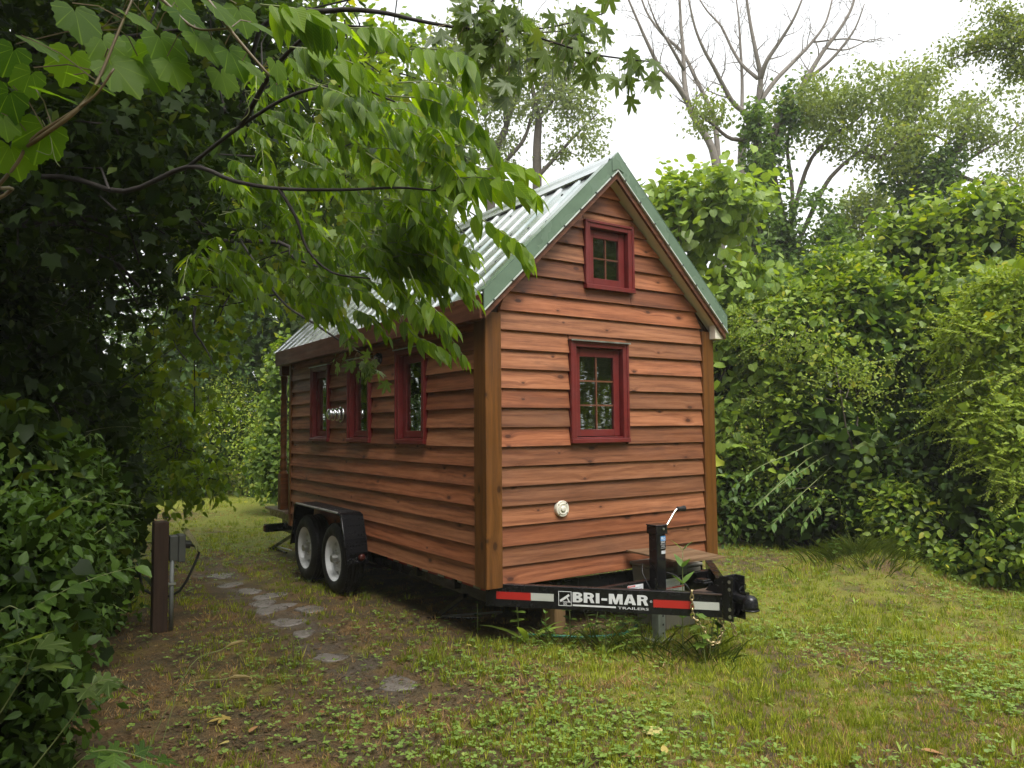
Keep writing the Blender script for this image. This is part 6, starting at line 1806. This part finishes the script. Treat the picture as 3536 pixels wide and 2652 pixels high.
# willow-like sprays in front of the hedge
t = thing('willow_shoots', (5.9, 2.1, 0), 'narrow-leaved light green sprays reaching out low in the hedge', 'shrub')
for a in ([(5.57,1.09,1.09), (5.03,1.10,0.95), (4.59,1.17,0.75), (4.28,1.28,0.50)], [(5.62,1.07,0.98), (5.12,1.05,0.78), (4.73,1.09,0.54), (4.50,1.14,0.34)], [(5.52,1.11,1.26), (4.89,1.18,1.14), (4.46,1.24,1.02), (4.24,1.40,0.81)],
          [(5.67,1.04,0.81), (5.26,0.97,0.62), (4.93,0.96,0.43), (4.87,1.01,0.27)], [(5.43,1.19,1.09), (4.77,1.17,0.85), (4.38,1.20,0.60)]):
    o_, q = limb(t, [(5.9, 2.1, .02 + rng.uniform(0, .05))] + a, .008, .003, M_VINE, 'stem', 5, 5)
    q2 = q[len(q) // 3:]
    lp, D_, N_, S_ = [], [], [], []
    for i in range(15):
        k = min(len(q2) - 2, int(rng.uniform() ** .8 * (len(q2) - 1)))
        d = (q2[k + 1] - q2[k]).normalized(); s = d.cross(Vector((0, 0, 1))).normalized()
        for sg in (-1, 1):
            if rng.uniform() < .25: continue
            lp.append(tuple(q2[k].lerp(q2[k + 1], rng.uniform()))); D_.append(tuple(d * .6 + s * sg * .8 + Vector((0, 0, rng.uniform(-.7, 0))))); N_.append((rng.normal() * .5 - .3, rng.normal() * .5 - .4, .8)); S_.append(.10 * rng.uniform(.6, 1.2))
    leaf_objects('lance', G_WILL, np.array(lp), frames(unit(np.array(D_)), np.array(N_)), np.array(S_), t)

# ================================================================== LAWN
def in_view(n, d0, d1, power, half=.86):
    u = rng.uniform(0, 1, n)
    if power == 2: d = np.exp(np.log(d0) + u * (np.log(d1) - np.log(d0)))
    else: d = np.sqrt(d0 ** 2 + u * (d1 ** 2 - d0 ** 2))
    r_ = rng.uniform(-half, half, n) * d
    p = CAMN[None, :2] + FWD[None, :2] * d[:, None] + RGT[None, :2] * r_[:, None]
    return p[:, 0], p[:, 1], d
def lawn_ok(x, y, green=True):
    pd = path_dist(x, y)
    k = np.clip((pd - .05) / .26 + .35 * fbm(x, y, 15, 3.0, 3), 0.2, 1)
    under = (x > .0) & (x < 2.2) & (y > .1) & (y < 4.9)
    k = np.where(under, .05, k)
    # the bare shaded strip below the hedge on the left
    bare = np.clip((x + 2.0 + .5 * fbm(x, y, 9, 1.3, 3)) / 1.8, .16, 1)
    k = k * np.where(y < 2.6, bare, 1)
    return k
def blades(name, label, mat, n, per, d0, d1, h0, h1, w, patch_seed, thr, soft, lean=.5, cat='grass', floor=0.0):
    """blades standing in small tufts; n tufts tried"""
    x, y, d = in_view(n, d0, d1, 2)
    f = fbm(x, y, patch_seed, 1.25, 4)
    keep = rng.uniform(0, 1, n) < np.clip((f - thr) / soft, 0.0, 1) * np.maximum(lawn_ok(x, y), floor * (path_dist(x, y) > .2))
    x, y, d, f = x[keep], y[keep], d[keep], f[keep]
    ht = rng.uniform(h0, h1, len(x)) * (1 + .5 * np.clip(1.4 * fbm(x, y, patch_seed + 20, 3.5, 3), -.8, 1.8))
    cv = np.clip(.45 + .25 * fbm(x, y, patch_seed + 5, 2.6, 3) + rng.normal(size=len(x)) * .18, 0, .95)
    cnt = rng.integers(max(2, per // 2), per + per // 2, len(x))
    i = np.repeat(np.arange(len(x)), cnt)
    m = len(i)
    a = rng.uniform(0, 6.283, m); r_ = np.abs(rng.normal(size=m)) * (.010 + .0025 * d[i])
    px, py_ = x[i] + np.cos(a) * r_, y[i] + np.sin(a) * r_
    pos = np.stack([px, py_, gz(px, py_) - .003], 1)
    ln = rng.uniform(.1, 1.1, m) * lean
    dr = unit(np.stack([np.cos(a) * ln + rng.normal(size=m) * .25, np.sin(a) * ln + rng.normal(size=m) * .25, np.ones(m)], 1))
    nn = np.stack([-np.cos(a), -np.sin(a), np.full(m, .4)], 1) + rand_unit(m) * .5
    sz = ht[i] * rng.uniform(.5, 1.15, m)
    wd = (w * (1 + .06 * d[i]) / sz) * rng.uniform(.6, 1.4, m)
    var = np.clip(cv[i] + rng.normal(size=m) * .10, 0, .999)
    tag(place(name, leaf_mesh(name, BLADE, pos, frames(dr, nn), sz, var, wd), mat), label, cat, kind='stuff')
BLADE = (np.array([(-.5, 0, 0), (.5, 0, 0), (-.36, .5, .05), (.36, .5, .05), (0, 1, .22)], float), np.array([(0, 1, 3), (0, 3, 2), (2, 3, 4)]), np.array([(0, 0), (1, 0), (0, .5), (1, .5), (.5, 1)], float))
G_GRASS = leafmat('lawn_blade', (0.129, 0.177, 0.014), (0.363, 0.411, 0.042), (0.635, 0.566, 0.113), .44, (1.25, 1.25, .4), .45)
G_STRAW = leafmat('dry_blade', (0.189, 0.101, 0.033), (0.392, 0.246, 0.095), (0.557, 0.418, 0.202), .30, (1.1, 1.0, .7), .6)
G_CLOV = leafmat('clover_leaf', (0.086, 0.157, 0.026), (0.238, 0.345, 0.073), (0.370, 0.436, 0.109), .36, (1.2, 1.3, .5), .42)
blades('grass', 'short yellow-green lawn grass of the clearing', G_GRASS, 38000, 12, 2.7, 19, .020, .062, .0040, 3, -.9, 1.2, .8)
blades('dry_grass', 'dry tan grass and thatch between the green tufts', G_STRAW, 24000, 9, 2.7, 15, .012, .045, .0030, 4, -1.0, 1.0, 2.4, 'grass', .5)
# clover and other round-leaved cover
x, y, d = in_view(80000, 2.7, 14, 2)
f = fbm(x, y, 6, 1.5, 4)
k = rng.uniform(0, 1, len(x)) < np.clip((f + .45) / 1.7, 0, .5) * lawn_ok(x, y)
x, y = x[k], y[k]
m = len(x)
cx = np.repeat(x, 3) ; cyy = np.repeat(y, 3)
ang = np.tile(np.array([0, 2.09, 4.19]), m) + np.repeat(rng.uniform(0, 6.28, m), 3)
hz = np.repeat(rng.uniform(.012, .045, m), 3)
dr = np.stack([np.cos(ang), np.sin(ang), rng.uniform(-.15, .35, 3 * m)], 1)
nn = np.stack([rng.normal(size=3 * m) * .3, rng.normal(size=3 * m) * .3, np.ones(3 * m)], 1)
ROUND = (np.array([(0, 0, 0), (-.42, .45, .08), (-.3, .95, .05), (.3, .95, .05), (.42, .45, .08), (0, .55, -.03)], float), np.array([(0, 5, 1), (1, 5, 2), (2, 5, 3), (3, 5, 4), (4, 5, 0)])[:, [0, 1, 2]], np.array([(.5, 0), (0, .45), (.2, .95), (.8, .95), (1, .45), (.5, .55)], float))
me = leaf_mesh('clover', ROUND, np.stack([cx, cyy, gz(cx, cyy) + hz], 1), frames(unit(dr), nn), np.repeat(rng.uniform(.010, .025, m), 3), np.repeat(np.clip(rng.normal(.45, .2, m), 0, .99), 3))
tag(place('clover', me, G_CLOV), 'patches of small clover leaves in the lawn', 'clover', kind='stuff')
# twigs and crumbs of leaf on the bare soil
x, y, d = in_view(26000, 2.7, 10, 2)
k = rng.uniform(0, 1, len(x)) < np.clip(1.15 - lawn_ok(x, y), .08, 1)
x, y = x[k], y[k]; m = len(x)
dr = np.stack([rng.normal(size=m), rng.normal(size=m), rng.uniform(-.1, .2, m)], 1); nn = np.stack([rng.normal(size=m) * .25, rng.normal(size=m) * .25, np.ones(m)], 1)
me = leaf_mesh('leaf_litter', 'small', np.stack([x, y, gz(x, y) + .006], 1), frames(unit(dr), nn), rng.uniform(.012, .04, m), rng.uniform(0, 1, m), rng.uniform(.3, .9, m))
tag(place('leaf_litter', me, leafmat('brown_litter', (.045, .026, .014), (.13, .078, .04), (.28, .19, .10), .1, (1, 1, 1), .6)), 'brown leaf crumbs and needles on the bare soil', 'leaf litter', kind='stuff')

# rosettes of strap-leaved weeds, mostly in the right half of the lawn
def rosette(n, ln, up):
    V, F, UV = [], [], []
    v0, t0, u0 = strip([0, .2, .5, .8, 1], [.025, .05, .088, .062, 0], .40, .28)
    for i in range(n):
        a = 6.283 * i / n + rng.uniform(-.35, .35)
        u_ = rng.uniform(.25, 1) * up
        d = unit(np.array([[math.cos(a), math.sin(a), u_]])); nn = np.array([[-math.cos(a) * u_, -math.sin(a) * u_, 1.0]])
        rr = frames(d, nn)[0]
        P_ = (v0 * ln * rng.uniform(.35, 1.15)) @ rr.T
        F.append(t0 + sum(len(q) for q in V)); V.append(P_); UV.append(u0)
    V, F, UV = np.concatenate(V), np.concatenate(F), np.concatenate(UV)
    me = bpy.data.meshes.new('rosette_weed')
    me.from_pydata([tuple(p) for p in V], [], [tuple(map(int, q)) for q in F])
    ul = me.uv_layers.new(name='UVMap'); li = np.zeros(len(me.loops), np.int32); me.loops.foreach_get('vertex_index', li)
    ul.data.foreach_set('uv', UV[li].astype(np.float32).ravel()); me.shade_smooth()
    return me
G_ROS = leafmat('plantain_leaf', (0.132, 0.209, 0.026), (0.275, 0.374, 0.066), (0.374, 0.440, 0.099), .42, (1.2, 1.25, .45), .4, veins=False)
rm = [rosette(n, l, u) for n, l, u in ((5, .075, 1.9), (6, .085, 1.5), (4, .075, 2.4), (6, .09, 1.8), (5, .065, 1.2), (7, .08, 1.5))]
for me in rm: me.materials.append(G_ROS)
x, y, d = in_view(2600, 3.0, 9.5, 1, .66)
rl = ((x - CAM.x) * RGT[0] + (y - CAM.y) * RGT[1]) / d
sc_ = np.clip((rl + .05) * 2.2, .03, 1) * lawn_ok(x, y) * np.clip(fbm(x, y, 12, .9, 3) + .6, .1, 1)
cnt = 0
placed = []
for xx, yy, s_ in zip(x, y, sc_):
    if rng.uniform() > s_ or cnt >= 298: continue
    if any((xx - a) ** 2 + (yy - b) ** 2 < .016 for a, b in placed): continue
    placed.append((xx, yy))
    o_ = place('rosette_weed', rm[cnt % 6], None, None, T(float(xx), float(yy), float(gz(xx, yy)) - .004) @ Matrix.Rotation(rng.uniform(0, 6.28), 4, 'Z') @ Matrix.Scale(rng.uniform(.7, 1.3), 4))
    zone = 'in the shaded lawn left of the tongue' if xx < .2 and yy > -1.6 else 'by the earth mound near the hedge' if math.hypot(xx - 4.2, yy + .2) < 1.3 else 'along the lawn edge beyond the coupler' if yy > -.3 else 'in the front lawn by the bottom picture edge' if (xx - CAM.x) * FWD[0] + (yy - CAM.y) * FWD[1] < 4.6 else 'in the open lawn right of the coupler'
    tag(o_, ('slender' if len(rm[cnt % 6].vertices) < 80 else 'bushy') + ' strap-leaved weed ' + zone, 'weed', 'rosette weeds scattered over the lawn')
    cnt += 1

G_TUFT = leafmat('long_grass_blade', (.050, .085, .012), (.130, .175, .030), (.24, .24, .08), .38, (1.25, 1.25, .45), .45)
# ---- plants round the tongue
def tuft(x, y, n, h, spread, label, mat=None):
    m = n
    a = rng.uniform(0, 6.28, m); r_ = np.abs(rng.normal(size=m)) * spread
    px, py_ = x + np.cos(a) * r_, y + np.sin(a) * r_
    lean = rng.uniform(.1, 1.0, m)
    dr = unit(np.stack([np.cos(a) * lean, np.sin(a) * lean, np.ones(m)], 1)); nn = np.stack([-np.cos(a), -np.sin(a), lean * .8], 1)
    bl = strip([0, .3, .65, 1], [.5, .5, .34, 0], .42, .1)
    sz = h * rng.uniform(.45, 1.1, m)
    me = leaf_mesh('grass_tuft', bl, np.stack([px, py_, gz(px, py_) - .01], 1), frames(dr, nn), sz, rng.uniform(.2, .95, m), .0034 / sz)
    tag(place('grass_tuft', me, mat or G_TUFT, None), label, 'grass tuft')
for px, py_, n, h, sp, lab in ((.66, -.42, 52, 0.23, 0.11, 'long arching grass tuft beneath the white lettering'), (.88, -.62, 52, 0.22, 0.11, 'long grass tuft left of the galvanised jack leg'), (.46, -.18, 30, 0.18, 0.09, 'grass tuft beside the upright wood block'),
                              (1.02, -1.0, 66, 0.20, 0.13, 'dense dark grass tuft below the hanging chain'), (1.22, -.78, 33, 0.18, 0.11, 'grass tuft right of the galvanised jack leg'), (.82, -.86, 38, 0.15, 0.11, 'shorter grass tuft in front of the jack foot'),
                              (4.35, .02, 380, .26, .26, 'grass clump on top of the low earth mound'), (4.75, -.15, 260, .24, .22, 'grass clump on the far side of the earth mound'), (4.0, -.35, 65, .18, 0.20, 'thin grass on the near slope of the earth mound')):
    tuft(px, py_, n, h, sp, lab)
def sprig(base, h, pairs, size, tpl, mat, label, cat='weed', tilt=(0, 0), up=.5):
    t = thing('leafy_weed', base[:2] + (0,), label, cat)
    z0 = float(gz(base[0], base[1])) if len(base) < 3 or base[2] == 0 else base[2]
    q = sweep([(base[0], base[1], z0 - .02), (base[0] + tilt[0] * .4, base[1] + tilt[1] * .4, z0 + h * .5), (base[0] + tilt[0], base[1] + tilt[1], z0 + h)], 6)
    part('stem', MB().tube(q, [.005 - .003 * i / len(q) for i in range(len(q))], 5), M_VINE, t, None, 0, True)
    P_, D_, N_, S_ = [], [], [], []
    for i in range(pairs):
        u = .25 + .75 * (i + 1) / pairs
        k = min(len(q) - 1, int(u * (len(q) - 1)))
        a0 = i * 1.4 + rng.uniform(0, .6)
        for j in range(2):
            a = a0 + j * 3.14
            P_.append(tuple(q[k])); D_.append((math.cos(a), math.sin(a), up * (.4 + u))); N_.append((-math.cos(a) * .5, -math.sin(a) * .5, 1)); S_.append(size * rng.uniform(.8, 1.1) * (1.1 - .5 * u))
    leaf_objects(tpl, mat, np.array(P_), frames(unit(np.array(D_)), np.array(N_)), np.array(S_), t)
    return t
sprig((1.03, -.78), .66, 5, .17, 'lance', G_WILL, 'tall lance-leaved weed growing up through the tongue behind the chain', tilt=(.02, .0), up=.9)
sprig((.28, .05), .34, 4, .085, 'heart', G_MULB, 'heart-leaved seedling beside the stabiliser leg', tilt=(-.03, 0), up=.1)
sprig((.12, .35), .22, 4, .07, 'ovate', G_BRAM, 'small leafy weed under the frame behind the stabiliser foot', up=.2)
sprig((.95, -1.05), .34, 4, .12, 'lobed', G_MULB, 'yellow-green lobed seedling in front of the jack leg', tilt=(-.12, -.05), up=-.2)
sprig((1.06, -.98), .30, 3, .13, 'ovate', G_BRAM, 'dark ovate-leaved seedling hanging on the chain', tilt=(.04, -.03), up=-.3)
sprig((.52, -.22), .34, 5, .09, 'ovate', G_BRAM, 'fresh green weed in front of the upright wood block', up=.3)
sprig((.74, -.20), .30, 5, .12, 'ovate', G_IVY, 'broad bluish creeper under the badge end of the tongue', tilt=(.1, .0), up=.1)
sprig((.90, -.30), .28, 5, .13, 'ovate', G_IVY, 'broad bluish creeper under the lettering of the tongue', tilt=(.1, -.02), up=.1)
sprig((1.10, -.30), .26, 4, .12, 'ovate', G_IVY, 'broad dark creeper behind the galvanised jack leg', up=.1)
sprig((.62, -.48), .26, 5, .085, 'ovate', G_BRAM, 'fresh green weed below the first letters of the white lettering', up=.3)
sprig((.70, -.66), .22, 4, .075, 'heart', G_MULB, 'small pale heart-leaved weed in front of the white lettering', up=.2)
sprig((.40, -.10), .20, 4, .08, 'lance', G_WILL, 'short lance-leaved weed left of the upright wood block', up=.6)
sprig((1.18, -.95), .24, 5, .08, 'ovate', G_BRAM, 'low leafy weed under the coupler channel', up=.3)
sprig((-.32, 2.68), .08, 3, .05, 'ovate', G_BRAM, 'tiny weed between the two tyres', up=.3)
sprig((4.05, .05), .22, 4, .12, 'ovate', G_IVY, 'blue-green leafy weed at the left end of the earth mound', up=.2)
o_ = place('strap_weed', rosette(7, .30, 1.6), G_ROS, None, T(.30, -.02, -.01))
tag(o_, 'large strap-leaved weed standing alone under the tongue corner', 'weed')
o_ = place('strap_weed', rosette(8, .17, 1.2), G_ROS, None, T(.55, -.55, .0))
tag(o_, 'smaller strap-leaved weed in front of the upright wood block', 'weed')

# fallen leaves
M_FALL = leafmat('fallen_yellow', (.34, .24, .06), (.52, .43, .14), (.55, .50, .22), .25, (1, 1, .7), .5)
M_FALLB = leafmat('fallen_brown', (.22, .10, .04), (.36, .19, .08), None, .2, (1, 1, .7), .5)
FL = [((-1.74,-0.27,0), .135, 'maple', M_FALL, 'large yellow maple leaf lying on the bare soil'), ((-1.84,-0.60,0), .06, 'ovate', M_FALL, 'small curled yellow leaf near the bottom edge'), ((-1.36,-0.52,0), .055, 'ovate', M_FALLB, 'orange-brown fallen leaf on mud near the path end'),
      ((-0.99,-0.68,0), .05, 'ovate', M_FALLB, 'reddish fallen leaf on the muddy path end'), ((-0.13,-1.66,0), .10, 'heart', M_FALL, 'pale yellow round leaf on the lawn at the bottom right'), ((-0.23,-1.86,0), .085, 'lance', M_FALL, 'narrow yellow leaf standing at the bottom edge'),
      ((0.99,-0.27,0), .06, 'ovate', M_FALL, 'orange-yellow leaf in the lawn below the jack'), ((-0.21,2.12,0), .07, 'ovate', M_FALLB, 'tan leaf lying just in front of the near tyre'), ((0.74,-2.51,0), .10, 'lance', M_FALLB, 'brown leaf on the lawn at the lower right'),
      ((-0.87,3.23,0), .05, 'ovate', M_FALLB, 'tan leaf on the soil beside the farthest stones'), ((-0.10,0.06,0), .05, 'ovate', M_FALL, 'small yellow leaf below the stabiliser foot'), ((-0.32,-0.82,0), .05, 'ovate', M_FALLB, 'pinkish tan leaf in the middle of the lawn'),
      ((0.05,-0.69,0), .045, 'ovate', M_FALL, 'small pale leaf in the lawn before the wood block'), ((-1.73,-0.53,0), .07, 'lance', M_FALLB, 'grey-brown curled leaf right of the large yellow one'), ((-0.34,-1.82,0), .10, 'lance', M_FALLB, 'long tan leaf at the bottom edge')]
for (g, s_, tpl, mt, lab) in FL:
    a = rng.uniform(0, 6.28)
    M_ = T(g[0], g[1], float(gz(g[0], g[1])) + .018) @ Matrix.Rotation(a, 4, 'Z') @ Matrix.Rotation(rng.uniform(-.2, .35), 4, 'X') @ Matrix.Scale(s_, 4)
    tag(link(bpy.data.objects.new('fallen_leaf', unit_leaf(tpl, mt)), None, M_), lab, 'leaf')

# thin rain haze over the clearing
hz_ = MB().box(-170, 170, -170, 170, -1.6, 24).mesh('haze')
_b = NB('rain_haze')
_v = _b.t.nodes.new('ShaderNodeVolumePrincipled')
_v.inputs['Color'].default_value = (.93, .95, .96, 1)
_v.inputs['Density'].default_value = .0015
_v.inputs['Anisotropy'].default_value = .2
_o = _b.t.nodes.new('ShaderNodeOutputMaterial')
_b.t.links.new(_v.outputs[0], _o.inputs['Volume'])
tag(place('haze', hz_, _b.m), 'thin rain haze filling the clearing', 'haze', kind='stuff')
